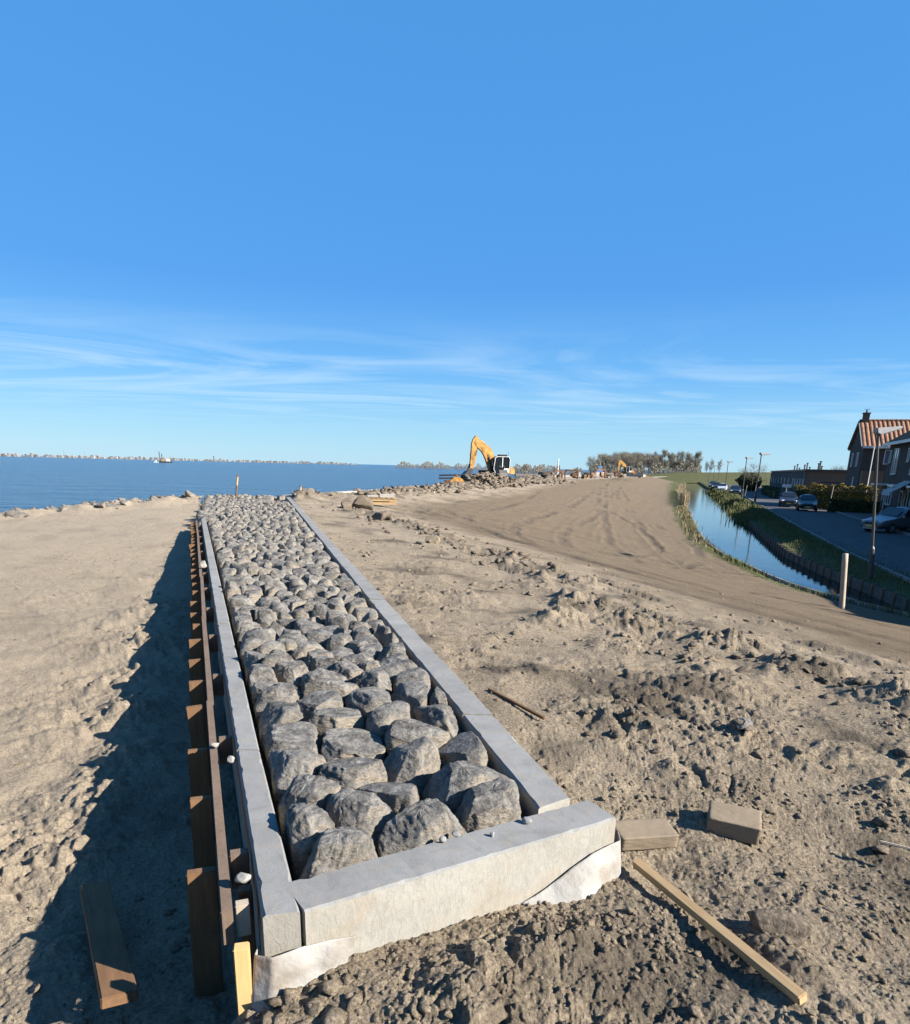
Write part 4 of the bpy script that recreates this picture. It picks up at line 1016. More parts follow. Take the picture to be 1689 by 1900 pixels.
    mb = MB(); loft_bar(mb, [(2.42, 4.52, .18), (2.5, 4.15, .54), (2.55, 3.75, .72), (2.66, 2.8, .58), (2.78, 1.9, .46), (2.84, 1.35, .34)], .4); arm = mb.build('arm', MAT['yellow'], r, bevel=.012)
    mb = MB(); mb.tube((2.82, 0, 3.7), (2.98, 0, 2.5), .07, .07, 10); mb.tube((2.98, 0, 2.5), (3.04, 0, 1.75), .035, .035, 8); mb.build('bucket_ram', MAT['yellow'], arm)
    mb = MB(); mb.bar((3.04, 0, 1.75), (2.8, 0, 1.55), .2, .07); mb.bar((3.04, 0, 1.75), (3.2, 0, 1.2), .16, .07); mb.box((2.98, 0, 1.15), (.5, .3, .3)); mb.build('coupler', MAT['steel_dark'], arm)
    mb = MB(); make_bucket(mb, 1.3, 1.05, 2.95, .25, .1); mb.box((3.05, 0, 1.0), (.5, .6, .12)); mb.build('bucket', MAT['steel_dark'], r)
    return r
ex = make_excavator('excavator', 'yellow excavator with raised bent boom and white framed cab on the dike', (3.95, 73.0, .0), math.radians(180 + 14))
ex2 = copy_tree(ex); ex2.location = (40.2, 170.0, .35); ex2.rotation_euler = (0, 0, math.radians(180 + 5)); ex2.scale = (.82, .82, .8)
ex2['label'] = 'small far yellow excavator working in front of the bare trees'
# compactor attachment on the coping
r = empty('compactor_plate', (-.35, 58.4, .05), .1); tag(r, 'yellow excavator attachment with black bars lying left of the excavator bucket', 'attachment')
mb = MB(); mb.prism([(-.5, 0), (.75, 0), (.7, .35), (.35, .62), (-.1, .62), (-.45, .3)], -.4, .4); mb.build('housing', MAT['yellow'], r, bevel=.03)
for z in (.42, .66):
    mb = MB(); mb.bar((-1.35, -.2, z + .05), (.35, -.2, z + .12), .16, .13); mb.build('bar', MAT['black'], r)
mb = MB(); mb.box((-.6, 0, .2), (.5, .7, .3)); mb.build('mount', MAT['rust'], r); mb = MB(); mb.tube((.15, -.3, .7), (.15, .3, .7), .13, .13, 10); mb.build('pivot', MAT['rust'], r)
r = empty('digging_bucket', (4.15, 70.2, .25), math.radians(-70)); tag(r, 'dark steel digging bucket dropped on the rubble below the excavator cab', 'bucket')
mb = MB(); make_bucket(mb, .9, 1.1, -.3, .3, -.5); mb.build('shell', MAT['steel_dark'], r)
mb = MB(); mb.bar((-.25, -.2, 1.0), (.1, -.2, 1.35), .08, .3); mb.bar((-.25, .2, 1.0), (.1, .2, 1.35), .08, .3); mb.build('ear', MAT['steel_dark'], r)
# wooden pallet with slabs
r = empty('wooden_pallet', (-3.25, 29.2, -.1), math.radians(8)); tag(r, 'weathered wooden pallet stacked with flat slabs on the graded soil', 'pallet')
for z in (.06, .2):
    for yy in (-.4, 0, .4):
        mb = MB(); mb.box((0, yy, z), (1.25, .1, .1)); mb.build('bearer', MAT['wood_old'], r)
for i in range(6):
    mb = MB(); mb.box((-.52 + i * .208, 0, .27), (.17, .95, .028)); mb.build('board', MAT['wood_old'], r)
for i, (x, w) in enumerate(((-.35, .42), (.25, .6))):
    mb = MB(); mb.box((x, 0, .33 + .02 * i), (w, .8, .07 + .05 * i)); mb.build('slab', MAT['concrete_pale'], r, bevel=.01)
# rubble and root debris beside the coping
rng = np.random.default_rng(41); pts = []
W = RUBBLE_LINE; seg = np.linalg.norm(np.diff(W, axis=0), axis=1); cum = np.concatenate(([0], np.cumsum(seg)))
n = 2600; u = cum[-1] * rng.random(n) ** .75; X = np.interp(u, cum, W[:, 0]) + rng.normal(0, .6, n) * (1 + u / 40); Y = np.interp(u, cum, W[:, 1]) + rng.normal(0, .8, n)
S = (.035 + .24 * rng.random(n) ** 2.6) * (.8 + u / cum[-1] * .9); Z = terrain(X, Y)[0] + S * .2
m = (np.hypot(X - 2.6, (Y - 66) * .35) < 2.6); Z = Z + np.where(m, rng.random(n) * .75, 0)
k = N('rubble'); n3 = k.noise(6, 5, .7, vec=k.pos); k.setv('Base Color', k.ramp(n3, [(.3, (.038, .031, .024)), (.5, (.125, .1, .074)), (.72, (.25, .21, .16))])); k.setv('Roughness', .95); k.setv('Specular IOR Level', .1); k.bump(n3, .7, .05); MAT['rubble'] = k.m
me = lumps_mesh('rubble', np.stack((X, Y, Z), 1), S, MAT['rubble'], 42, True); tag(mobj('rubble', me), 'grey rubble and clods heaped along the coping up to the excavator', kind='stuff')
mb = MB(); nd = 260; u = cum[-1] * rng.random(nd) ** .7; DX = np.interp(u, cum, W[:, 0]) + rng.normal(.3, .6, nd); DY = np.interp(u, cum, W[:, 1]) + rng.normal(0, .7, nd); DZ = terrain(DX, DY)[0]
for x, y, z in zip(DX, DY, DZ):
    a = rng.uniform(0, 6.28); L = rng.uniform(.2, .7); e = rng.uniform(.05, .5); z = z + .05
    mb.tube((x, y, z), (x + math.cos(a) * L, y + math.sin(a) * L, z + e * L), rng.uniform(.012, .035), .01, 4, False)
tag(mb.build('debris', MAT['wood_grey'], fixn=False), 'broken roots and sticks mixed into the rubble heaps', kind='stuff')
mound = np.array([(2.5 + rng.normal(0, 1.1), 64.5 + rng.normal(0, 1.3)) for _ in range(500)])
dz = .95 * np.exp(-((mound[:, 0] - 2.5) / 1.2) ** 2 - ((mound[:, 1] - 64.5) / 1.5) ** 2)
me = lumps_mesh('rubble_mound', np.stack((mound[:, 0], mound[:, 1], dz * rng.random(500) ** .5), 1), .08 + .22 * rng.random(500) ** 2, MAT['rubble'], 43, True)
tag(mobj('rubble_mound', me), 'steep mound of broken rubble in front of the excavator', kind='stuff')
# gear standing along the quay beyond the excavator
def rusty_frame(x, y, w, h, label, rz=0, plate=True):
    h *= .8; r = empty('stone_grab', (x, y, .05), rz); tag(r, label, 'grab')
    for sx in (-w / 2, w / 2):
        mb = MB(); loft_bar(mb, [(sx, 0, .16), (sx * 1.02, h * .7, .22), (sx * .7, h, .3)], .3); mb.build('jaw', MAT['rust'], r)
    mb = MB(); mb.bar((-w / 2, 0, h * .95), (w / 2, 0, h * .95), .28, .24); mb.build('yoke', MAT['rust'], r)
    if plate:
        V, F = rock_arrays(w * .34, .35, h * .36, 16, 10, int(x * 7) % 99, 14, .35); mobj('load', mesh_from('load', V, F, MAT['rust'], True), r, (w * .15, 0, h * .36))
    return r
rusty_frame(15.0, 108, 1.3, 1.55, 'rusty yellow grab standing nearest the excavator on the quay', .2)
rusty_frame(17.1, 108.5, 1.9, 1.7, 'broad rusty grab holding a brown load on the quay', -.1)
rusty_frame(26.0, 131, 2.0, 2.0, 'dark rusty grab with rounded load further along the quay', .3)
rusty_frame(31.2, 143, 1.6, 1.7, 'small orange grab on the far stretch of the quay', 0)
rusty_frame(50.5, 208, 2.2, 2.4, 'farthest orange machine part just left of the last trees', .2)
for i, (x, y, lb) in enumerate(((11.6, 100, 'stack of dark concrete blocks with rubble at the start of the quay'), (13.3, 104, 'low stack of grey blocks beside the rusty grab'), (20.5, 118, 'dark stack of blocks between the two rusty grabs'), (23.0, 124, 'heap of pale blocks behind the broad grab'), (28.8, 137, 'jumbled stack of grey blocks on the far quay'), (34.5, 152, 'long stack of blocks left of the far excavator'))):
    r = empty('block_stack', (x, y, .0), .2 * i); tag(r, lb, 'block stack', 'stacks of blocks along the quay')
    rg = random.Random(i)
    for j in range(9):
        d = (rg.uniform(.4, .9), rg.uniform(.4, .8), rg.uniform(.22, .4)); mb = MB(); mb.box((rg.uniform(-1.1, 1.1), rg.uniform(-.5, .5), .18 + .33 * (j // 3)), d, rotz(rg.uniform(0, 3)))
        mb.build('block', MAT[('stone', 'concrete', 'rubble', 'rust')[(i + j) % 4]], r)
for i, (x, y, L, rz, lb) in enumerate(((34.6, 160, 6.0, 1.3, 'pale concrete beam lying on the crest left of the far excavator'), (39.5, 163, 7.0, .35, 'second pale concrete beam in front of the far excavator'))):
    r = empty('concrete_beam', (x, y, .1), rz - 1.2); tag(r, lb, 'beam'); mb = MB(); mb.box((0, 0, .35), (L, .9, .5)); mb.build('beam_body', MAT['concrete_pale'], r, bevel=.03); mb = MB(); mb.box((-L / 3, 0, .0), (.3, 1, .22)); mb.box((L / 3, 0, .0), (.3, 1, .22)); mb.build('bearer', MAT['wood_old'], r)
# quay wall behind the gear
r = empty('quay_wall', (12, 108, -.2)); tag(r, 'dark low quay wall running behind the rusty gear', 'wall')
qp = [(10.2, 106), (17, 128), (25, 154), (33.5, 181), (47, 223)]
for a, b in zip(qp[:-1], qp[1:]):
    mb = MB(); mb.bar((a[0], a[1], .1), (b[0], b[1], .1), .5, .5); keepw(mb.build('wall_section', MAT['concrete'], r, bevel=.02), r)
# white mast and a small blue sailing boat by the jetty
r = empty('white_mast', (33.2, 240, -.3)); tag(r, 'tall thin white mast beyond the far water', 'mast')
mb = MB(); mb.tube((0, 0, 0), (0, 0, 4.6), .22, .16, 10); mb.build('pole', MAT['white_paint'], r); mb = MB(); mb.tube((0, 0, 4.6), (0, 0, 5.0), .3, .1, 10); mb.build('lantern', MAT['white_paint'], r)
k = plain('blue_cloth', (.05, .13, .30), .7); MAT['blue'] = k
r = empty('sailing_boat', (48.5, 246, -.2)); tag(r, 'small boat with blue cover and mast in front of the trees', 'boat')
mb = MB(); mb.prism([(-1.8, .9), (1.9, 1.0), (1.4, .1), (-1.5, .1)], -.7, .7); mb.build('hull', MAT['white_paint'], r); mb = MB(); mb.add([(-1.0, -.5, 1.0), (1.0, -.5, 1.0), (1.0, .5, 1.0), (-1.0, .5, 1.0), (.1, 0, 3.6)], [(0, 1, 4), (1, 2, 4), (2, 3, 4), (3, 0, 4)]); mb.build('cover', MAT['blue'], r); mb = MB(); mb.tube((.1, 0, .9), (.1, 0, 4.4), .06, .04, 6); mb.build('mast', MAT['white_paint'], r)

# ================================================================ far shore: town, woods, dredger
rng = np.random.default_rng(77)
TOWN = []
def far_pos(px, D): return D * (px - 845) / 1270 * 1.0
cols = [(.20, .21, .22), (.16, .17, .18), (.15, .15, .155), (.19, .195, .205), (.14, .155, .18), (.25, .255, .26)]  # walls and roofs greyed towards the sky: distance haze put into the colour
fm = [plain('far_wall_%d' % i, c, .8, 0, .2, .1) for i, c in enumerate(cols)]; fr = [plain('far_roof_%d' % i, c, .8, 0, .2, .1) for i, c in enumerate([(.155, .135, .125), (.12, .13, .14), (.18, .155, .14)])]
tv = {i: MB() for i in range(9)}
D = 3100.0
for px in np.arange(-60, 655, 2.1):
    if rng.random() < .22: continue
    x = far_pos(px, D) + rng.normal(0, 4); y = D + rng.uniform(-160, 160); w = rng.uniform(7, 16); h = rng.uniform(3.5, 8) * (1.25 if px < 330 else .85); d = 12
    if rng.random() < .04: h *= 1.5
    i = rng.integers(0, 6); tv[i].box((x, y, -2.6 + h / 2), (w, d, h))
    if rng.random() < .7 and h < 14: tv[6 + rng.integers(0, 3)].prism([(x - w / 2 - .4, -2.6 + h), (x + w / 2 + .4, -2.6 + h), (x + w * .1, -2.6 + h + rng.uniform(2, 5)), (x - w * .1, -2.6 + h + rng.uniform(2, 5))], y - d / 2, y + d / 2)
town = empty('far_town', (far_pos(300, D), D, -2.6)); tag(town, 'low pale town strung along the far shore of the water', 'town', kind='stuff')
for i in range(9):
    o = tv[i].build('far_building' if i < 6 else 'far_roof', fm[i] if i < 6 else fr[i - 6], town, fixn=False); keepw(o, town); o['kind'] = 'stuff'
for px, h, w, lb in ((145, 30, 1.2, 'thin lattice mast above the left part of the town'), (182, 27, 1.2, 'second thin mast standing in the town'), (410, 22, 6, 'square tower rising from the far town')):
    r = empty('far_tower', (far_pos(px, D), D - 30, -2.6)); tag(r, lb, 'tower'); mb = MB(); mb.box((0, 0, h / 2), (w, w, h), None, .7); mb.build('shaft', fm[1], r); mb = MB(); mb.box((0, 0, h + 1), (w * 1.1, w * 1.1, 2), None, .3); mb.build('top', fr[1], r)
# tree belts: twiggy crowns
def twig_mat(name, a, b):
    k = N(name); n = k.noise(.5, 4, .6, vec=k.pos); c = k.mix(n, a, b); k.setv('Base Color', c); k.setv('Roughness', .9); k.setv('Specular IOR Level', .05); return k.m
MAT['twig'] = twig_mat('twig', (.13, .115, .09), (.22, .195, .15)); MAT['twig_green'] = twig_mat('twig_green', (.115, .108, .07), (.2, .185, .125)); MAT['bark'] = plain('bark', (.09, .075, .06), .9, 0, .1, .3, 4)
def tree_parts(h, w, seed, shape='oval', nf=900, lean=0.0, low=.12):
    rng = np.random.default_rng(seed); mb = MB(); tips = []
    top = np.array([lean * h, 0, h * .9]); mid = np.array([lean * h * .4, 0, h * .45])
    mb.tube((0, 0, -.4), mid, h * .022, h * .014, 6, False); mb.tube(mid, top, h * .014, h * .003, 5, False)
    for i in range(16):
        z0 = rng.uniform(.12, .8) * h; a = rng.uniform(0, 6.283)
        rad = {'oval': math.sin(min(1, (z0 / h + .12)) * math.pi) ** .7, 'column': .55 + .25 * math.sin(z0 / h * 3), 'round': math.sin(min(1, (z0 / h + .2)) * 2.7) ** .6}[shape] * w / 2
        rad = max(.15, rad) * rng.uniform(.7, 1.05); up = rng.uniform(.15, .34) * h * (1.3 if shape == 'column' else 1)
        p0 = np.array([lean * z0, 0, z0]); p1 = p0 + np.array([math.cos(a) * rad * .55, math.sin(a) * rad * .55, up * .45]); p2 = p0 + np.array([math.cos(a) * rad, math.sin(a) * rad, up])
        p2[2] = min(p2[2], h); mb.tube(p0, p1, h * .008, h * .005, 4, False); mb.tube(p1, p2, h * .005, h * .0015, 4, False); tips += [p1, (p1 + p2) / 2, p2, p2]
    tips = np.array(tips + [top, top * .95]); k = rng.integers(0, len(tips), nf)
    c = tips[k] + rng.normal(0, 1, (nf, 3)) * np.array([w * .085, w * .085, h * .06])
    c = c[(c[:, 2] > low * h)]; m = len(c)
    d = rng.normal(0, 1, (m, 3)) + np.array([0, 0, 1.1]); d /= np.linalg.norm(d, axis=1)[:, None]
    s = np.cross(d, rng.normal(0, 1, (m, 3))); s /= np.linalg.norm(s, axis=1)[:, None]
    L = rng.uniform(.25, .7, m)[:, None] * h * .06; ww = rng.uniform(.25, .6, m)[:, None] * h * .0075
    V = np.stack((c - d * L - s * ww * .4, c - d * L * .2 + s * ww, c + d * L, c - d * L * .1 - s * ww), 1).reshape(-1, 3)
    return mb, V, np.arange(m * 4).reshape(-1, 4)
TREES = {}
def tree_proto(key, h, w, seed, shape, nf, mat, lean=0):
    mb, V, F = tree_parts(h, w, seed, shape, nf, lean)
    a = mesh_from('trunk', mb.v, mb.f, MAT['bark']); b = mesh_from('crown', V, F, MAT[mat]); TREES[key] = (a, b)
def plant_tree(key, x, y, z, s, label, group='bare trees behind the dike', rz=0, name='tree', sw=1.0):
    r = empty(name, (x, y, z), rz); r.scale = (s * sw, s * sw, s); a, b = TREES[key]; mobj('trunk', a, r); mobj('crown', b, r); return tag(r, label, 'tree', group)
for i in range(3): tree_proto('round%d' % i, 8.5, 7.5, 500 + i, 'round', 7000, 'twig')
for i in range(3): tree_proto('col%d' % i, 9.0, 4.2, 510 + i, 'oval', 5000, 'twig_green' if i % 2 else 'twig')
for i in range(2): tree_proto('slim%d' % i, 7.5, 2.6, 520 + i, 'oval', 2200, 'twig')
pxs = [(1076, 7.2, 'round0'), (1088, 7.6, 'round1'), (1101, 7.0, 'round2'), (1112, 8.2, 'round0'), (1122, 8.6, 'round1'), (1133, 8.4, 'round2'), (1143, 9.0, 'round0'), (1152, 8.6, 'round1'), (1162, 8.6, 'round2'), (1171, 8.2, 'round0'),
       (1183, 8.6, 'col0'), (1197, 8.8, 'col1'), (1206, 8.2, 'col2'), (1219, 8.7, 'col0'), (1228, 8.4, 'col1'), (1239, 8.2, 'col2'), (1248, 8.4, 'col0'), (1254, 8.6, 'col1')]
BACK = [(1095, 7.6, 'round1'), (1117, 8.2, 'round2'), (1138, 8.8, 'round1'), (1158, 8.7, 'round0'), (1177, 8.4, 'round2'), (1190, 8.2, 'col2'), (1212, 8.3, 'col1'), (1233, 8.2, 'col0')]
for i, (px, h, key) in enumerate(pxs):
    y = 318 + (i * 37 % 11) * 1.5; x = y * (px - 845) / 1270 * 1.035
    pos = ('first', 'second', 'third', 'fourth', 'fifth', 'sixth', 'seventh', 'eighth', 'ninth', 'tenth', 'eleventh', 'twelfth', 'thirteenth', 'fourteenth', 'fifteenth', 'sixteenth', 'seventeenth', 'eighteenth')[i]
    plant_tree(key, x, y, .3, h / (8.5 if 'round' in key else 8.2), ('%s bare tree from the left in the grey wood behind the works' if i < 10 else '%s tree from the left in the row of greenish poplars') % pos, rz=i * 1.7)
for i, (px, h, key) in enumerate(BACK):
    y = 338 + i % 3 * 3; x = y * (px - 845) / 1270 * 1.035; plant_tree(key, x, y, .3, h / 8.6, '%s bare tree of the second rank, behind the front trees of the wood' % ('first', 'second', 'third', 'fourth', 'fifth', 'sixth', 'seventh', 'eighth')[i], 'second rank of bare trees', i * 2.1)
for i, (px, h, lb) in enumerate(((1271, 5.2, 'slim bare tree standing just right of the wood'), (1279, 6.2, 'tall slim bare tree, middle of the three on the grass dike'), (1293, 6.0, 'lone slim bare tree, rightmost on the grass dike'))):
    y = 322; x = y * (px - 845) / 1270 * 1.035; plant_tree('slim%d' % (i % 2), x, y, .9, h / 7.5, lb, 'slim trees on the grass dike', i)
# undergrowth below the wood and scrub on the far bank: masses nobody could count
def scrub(name, px0, px1, D0, hlo, hhi, n, seed, label, mat, base=-2.6, dep=18, fs=.075):
    rng = np.random.default_rng(seed); px = rng.uniform(px0, px1, n); y = D0 + rng.uniform(-dep, dep, n); x = y * (px - 845) / 1270 * 1.035
    hh = (hlo + (hhi - hlo) * np.clip(.5 + .9 * (noise2(px * .071 + .37, np.full(n, seed * 1.3 + .4), 3) + .6 * noise2(px * .23 + .1, np.full(n, seed * 2.1 + .3), 4)), 0, 1))
    z = base + hh * rng.random(n) ** .8; s = hh * fs; d = rng.normal(0, 1, (n, 3)) + [0, 0, .8]; d /= np.linalg.norm(d, axis=1)[:, None]; e = np.cross(d, rng.normal(0, 1, (n, 3))); e /= np.linalg.norm(e, axis=1)[:, None]
    c = np.stack((x, y, z), 1); L = (s * rng.uniform(.5, 1.3, n))[:, None]; w = L * .5
    V = np.stack((c - d * L, c + e * w, c + d * L, c - e * w), 1).reshape(-1, 3)
    return tag(mobj(name, mesh_from(name, V, np.arange(n * 4).reshape(-1, 4), MAT[mat])), label, kind='stuff')
scrub('undergrowth', 1068, 1262, 324, 2.0, 5.2, 14000, 3, 'dark undergrowth beneath the bare wood behind the works', 'twig', .2)
scrub('scrub', 940, 1075, 420, 2.0, 6.0, 9000, 4, 'low bare scrub on the far bank right of the excavator', 'twig', -2.2)
scrub('woods', 735, 1010, 1150, 4, 11, 16000, 5, 'low dark woods on the far shore behind the excavator', 'twig', -2.8, 40)
scrub('shore_trees', -60, 660, 2960, 3, 7, 9000, 6, 'trees between the houses of the far town', 'twig', -2.8, 120, .2)
V = []; 
for a, b, y in ((735, 960, 1150), (938, 1090, 415)):
    mb = MB(); x0 = y * (a - 845) / 1270 * 1.035; x1 = y * (b - 845) / 1270 * 1.035
    mb.prism([(-12 if y > 1000 else -6, -3.2), (0, -1.9 if y > 1000 else -1.6), (14, -3.2)], x0, x1, 'x'); o = mb.build('far_bank', MAT['rubble']); o.location = (0, y - 16, 0); tag(o, kind='structure')
r = empty('dredger', (-375, 905, -2.75), .1); tag(r, 'dredging pontoon with two tall spuds lying out on the water', 'dredger')
mb = MB(); mb.prism([(-7, 0), (7, 0), (8, 1.8), (-8, 1.8)], -3, 3); mb.build('pontoon', MAT['steel_dark'], r)
mb = MB(); mb.box((3, 0, 3.2), (4, 4, 2.8)); mb.build('deckhouse', MAT['white_paint'], r)
for x, h in ((-6.5, 13.5), (-3.6, 11)): mb = MB(); mb.tube((x, 0, 0), (x - .6, 0, h), .5, .5, 8); mb.build('spud', MAT['steel_dark'], r)
mb = MB(); mb.bar((5.8, 0, 2), (6.2, 0, 8.5), .4, .5); mb.bar((-3, 0, 3), (0, 0, 5.4), .5, .6); mb.box((-3, 0, 3), (2.2, 3, 2.4)); mb.build('crane', MAT['yellow'], r)
r = empty('dredger', (-385, 900, -2.75)); tag(r, 'small white work boat beside the dredging pontoon', 'boat'); r.name = 'work_boat'
mb = MB(); mb.prism([(-3, .9), (3.2, 1.1), (2.4, 0), (-2.6, 0)], -1, 1); mb.build('hull', MAT['white_paint'], r); mb = MB(); mb.box((-.5, 0, 1.8), (2, 1.6, 1.5)); mb.build('wheelhouse', MAT['white_paint'], r)
# ================================================================ polder side: canal edge, street, houses
E1 = np.array([.352, .936]); E2 = np.array([.936, -.352])          # along the street, away from it
RZ = math.atan2(E2[1], E2[0])                                       # local x = E2, local y = E1
# grass dike far behind
gp = [(70, -.6), (79, -.1), (92, 1.2), (112, 1.7), (135, 2.3), (165, 3.2), (260, 3.8), (420, 4.2)]
V = []; F = []
for x, z in gp:
    V += [(x - 8, 262, -2.3), (x - 4, 282, max(z - 1.4, -2.2)), (x, 300, z), (x + 6, 322, z), (x + 14, 380, -2.5)]
for i in range(len(gp) - 1):
    for j in range(4): F.append((i * 5 + j, i * 5 + 5 + j, i * 5 + 6 + j, i * 5 + 1 + j))
tag(mobj('grass_dike', mesh_from('grass_dike', V, F, MAT['grass_ground'], True)), kind='structure')
mb = MB(); path_pts = [(74, 285, -1.3), (95, 289, -.1), (135, 292, 1.0), (165, 293, 1.9)]
for a, b in zip(path_pts[:-1], path_pts[1:]): mb.bar((a[0], a[1], a[2] + .25), (b[0], b[1], b[2] + .25), 2.2, .25)
tag(mb.build('dike_path', MAT['concrete_pale']), kind='structure')
# ---- timber and concrete edge of the canal
ce = empty('canal_edging', (14, 24, -2.4)); tag(ce, 'dark canal edging of panels between short posts along the street side', 'edging')
MAT['pile'] = plain('pile_concrete', (.085, .08, .07), .9, 0, .2, .35, 5, .4, 20, .02)
ys = [16.0]
while ys[-1] < 62: ys.append(ys[-1] + .9 + max(0, ys[-1] - 34) * .03)
for i, (a, b) in enumerate(zip(ys[:-1], ys[1:])):
    pa = np.array([np.interp(a, CR_Y, CR_X), a]); pb = np.array([np.interp(b, CR_Y, CR_X), b]); d = pb - pa; d /= np.linalg.norm(d)
    mb = MB(); mb.bar((*(pa + d * .07), -2.29), (*(pb - d * .07), -2.29), .07, .44); keepw(mb.build('panel', MAT['pile'], ce, bevel=.01), ce)
    mb = MB(); mb.box((pa[0] - .04, pa[1], -2.3), (.12, .12, .58), rotz(math.atan2(d[1], d[0]))); keepw(mb.build('post', MAT['wood_rail'], ce, bevel=.015), ce)
# pale board along the dike-side bank
be = empty('bank_board', (12, 24, -2.3)); tag(be, 'thin pale board edging the bank on the dike side of the canal', 'edging')
ys = list(np.arange(16, 46, 2.0))
for a, b in zip(ys[:-1], ys[1:]):
    pa = (np.interp(a, CL_Y, CL_X) - .02, a, -2.27); pb = (np.interp(b, CL_Y, CL_X) - .02, b - .02, -2.27)
    mb = MB(); mb.bar(pa, pb, .03, .22); keepw(mb.build('board', MAT['wood_grey'], be), be)
# ---- street
MAT['asphalt'] = plain('asphalt', (.055, .054, .055), .9, 0, .3, .2, 2, .3, 90, .004)
MAT['brick_pave'] = plain('brick_paving', (.10, .085, .075), .9, 0, .2, .25, 3, .3, 40, .006)
RL = [(6.5, -10), (9.8, 8), (13.4, 18.0), (15.23, 22.98), (17.68, 31.4), (22.6, 46.1), (30.7, 70.1), (44.5, 110.3), (60, 155), (78, 205)]
RR = [(14, -10), (17.5, 8), (20, 20), (21.6, 25.5), (24.0, 33), (28.6, 46.5), (37.5, 71.5), (50.8, 110), (65.5, 153), (83, 203)]
def strip(name, A, B, z, mat, kind='structure', dens=1):
    n = len(A); me = mesh_from(name, [(x, y, z) for x, y in A] + [(x, y, z) for x, y in B], [(i, n + i, n + i + 1, i + 1) for i in range(n - 1)], MAT[mat])
    return tag(mobj(name, me), kind=kind)
strip('road', RL, RR, -1.83, 'asphalt')
mb = MB()
for P_ in (RL,):
    for a, b in zip(P_[:-1], P_[1:]): mb.bar((a[0], a[1], -1.84), (b[0], b[1], -1.84), .12, .12)
tag(mb.build('kerb', MAT['concrete'], fixn=False), kind='structure')
mb = MB()
for a, b in zip(RR[:-1], RR[1:]): mb.bar((a[0], a[1], -1.80), (b[0], b[1], -1.80), .14, .2)
tag(mb.build('kerb', MAT['concrete'], fixn=False), kind='structure')
strip('pavement', RR, [(x + 60 * E2[0], y + 60 * E2[1]) for x, y in RR], -1.76, 'brick_pave')
# ---- brickwork
def brick_mat(name, a, b, mortar, sc=1.0):
    k = N(name); t = k.n.new('ShaderNodeTexBrick'); t.inputs['Scale'].default_value = 1.0; t.inputs['Brick Width'].default_value = .22 * sc; t.inputs['Row Height'].default_value = .065 * sc; t.inputs['Mortar Size'].default_value = .008 * sc
    t.inputs['Color1'].default_value = (*a, 1); t.inputs['Color2'].default_value = (*b, 1); t.inputs['Mortar'].default_value = (*mortar, 1)
    s_ = k.n.new('ShaderNodeSeparateXYZ'); k.l.new(k.co, s_.inputs[0]); c_ = k.n.new('ShaderNodeCombineXYZ')
    k.l.new(k.math('ADD', s_.outputs[0], s_.outputs[1]), c_.inputs[0]); k.l.new(s_.outputs[2], c_.inputs[1]); k.l.new(c_.outputs[0], t.inputs['Vector'])
    k.setv('Base Color', t.outputs[0]); k.setv('Roughness', .9); k.setv('Specular IOR Level', .15); return k.m
MAT['brick'] = brick_mat('brick', (.15, .095, .062), (.11, .075, .052), (.14, .125, .105)); MAT['brick_dark'] = brick_mat('brick_dark', (.075, .06, .052), (.055, .045, .04), (.07, .062, .055))
MAT['tile_red'] = plain('roof_tile', (.165, .078, .038), .75, 0, .35, .4, 2.5); MAT['dark_wood'] = plain('dark_cladding', (.05, .05, .052), .8, 0, .2, .3, 3)
def local(o, L): return (o[0] + E2[0] * L[0] + E1[0] * L[1], o[1] + E2[1] * L[0] + E1[1] * L[1], L[2])
def window(parent, x0, x1, z0, z1, face, off, name='window', glass='glass_pale', mull=0, depth=.08):
    """window on a wall: face 'x' (normal -x, spans y) or 'y' (normal -y, spans x)"""
    def bx(m, a0, a1, c0, c1, d0, d1):
        if face == 'y': m.box(((a0 + a1) / 2, off - (d0 + d1) / 2, (c0 + c1) / 2), (a1 - a0, d1 - d0, c1 - c0))
        else: m.box((off - (d0 + d1) / 2, (a0 + a1) / 2, (c0 + c1) / 2), (d1 - d0, a1 - a0, c1 - c0))
    f = MB(); t = .07
    bx(f, x0, x1, z0, z0 + t, -.02, depth); bx(f, x0, x1, z1 - t, z1, -.02, depth); bx(f, x0, x0 + t, z0 + t, z1 - t, -.02, depth); bx(f, x1 - t, x1, z0 + t, z1 - t, -.02, depth)
    for i in range(mull): xm = x0 + (x1 - x0) * (i + 1) / (mull + 1); bx(f, xm - t / 2, xm + t / 2, z0 + t, z1 - t, -.02, depth * .9)
    w = f.build(name, MAT['white_paint'], parent)
    g = MB(); bx(g, x0 + t, x1 - t, z0 + t, z1 - t, .0, .03); g.build('pane', MAT[glass], w)
    s = MB(); bx(s, x0 - .06, x1 + .06, z0 - .07, z0 - .002, -.02, .14); s.build('sill', MAT['concrete'], w)
    return w
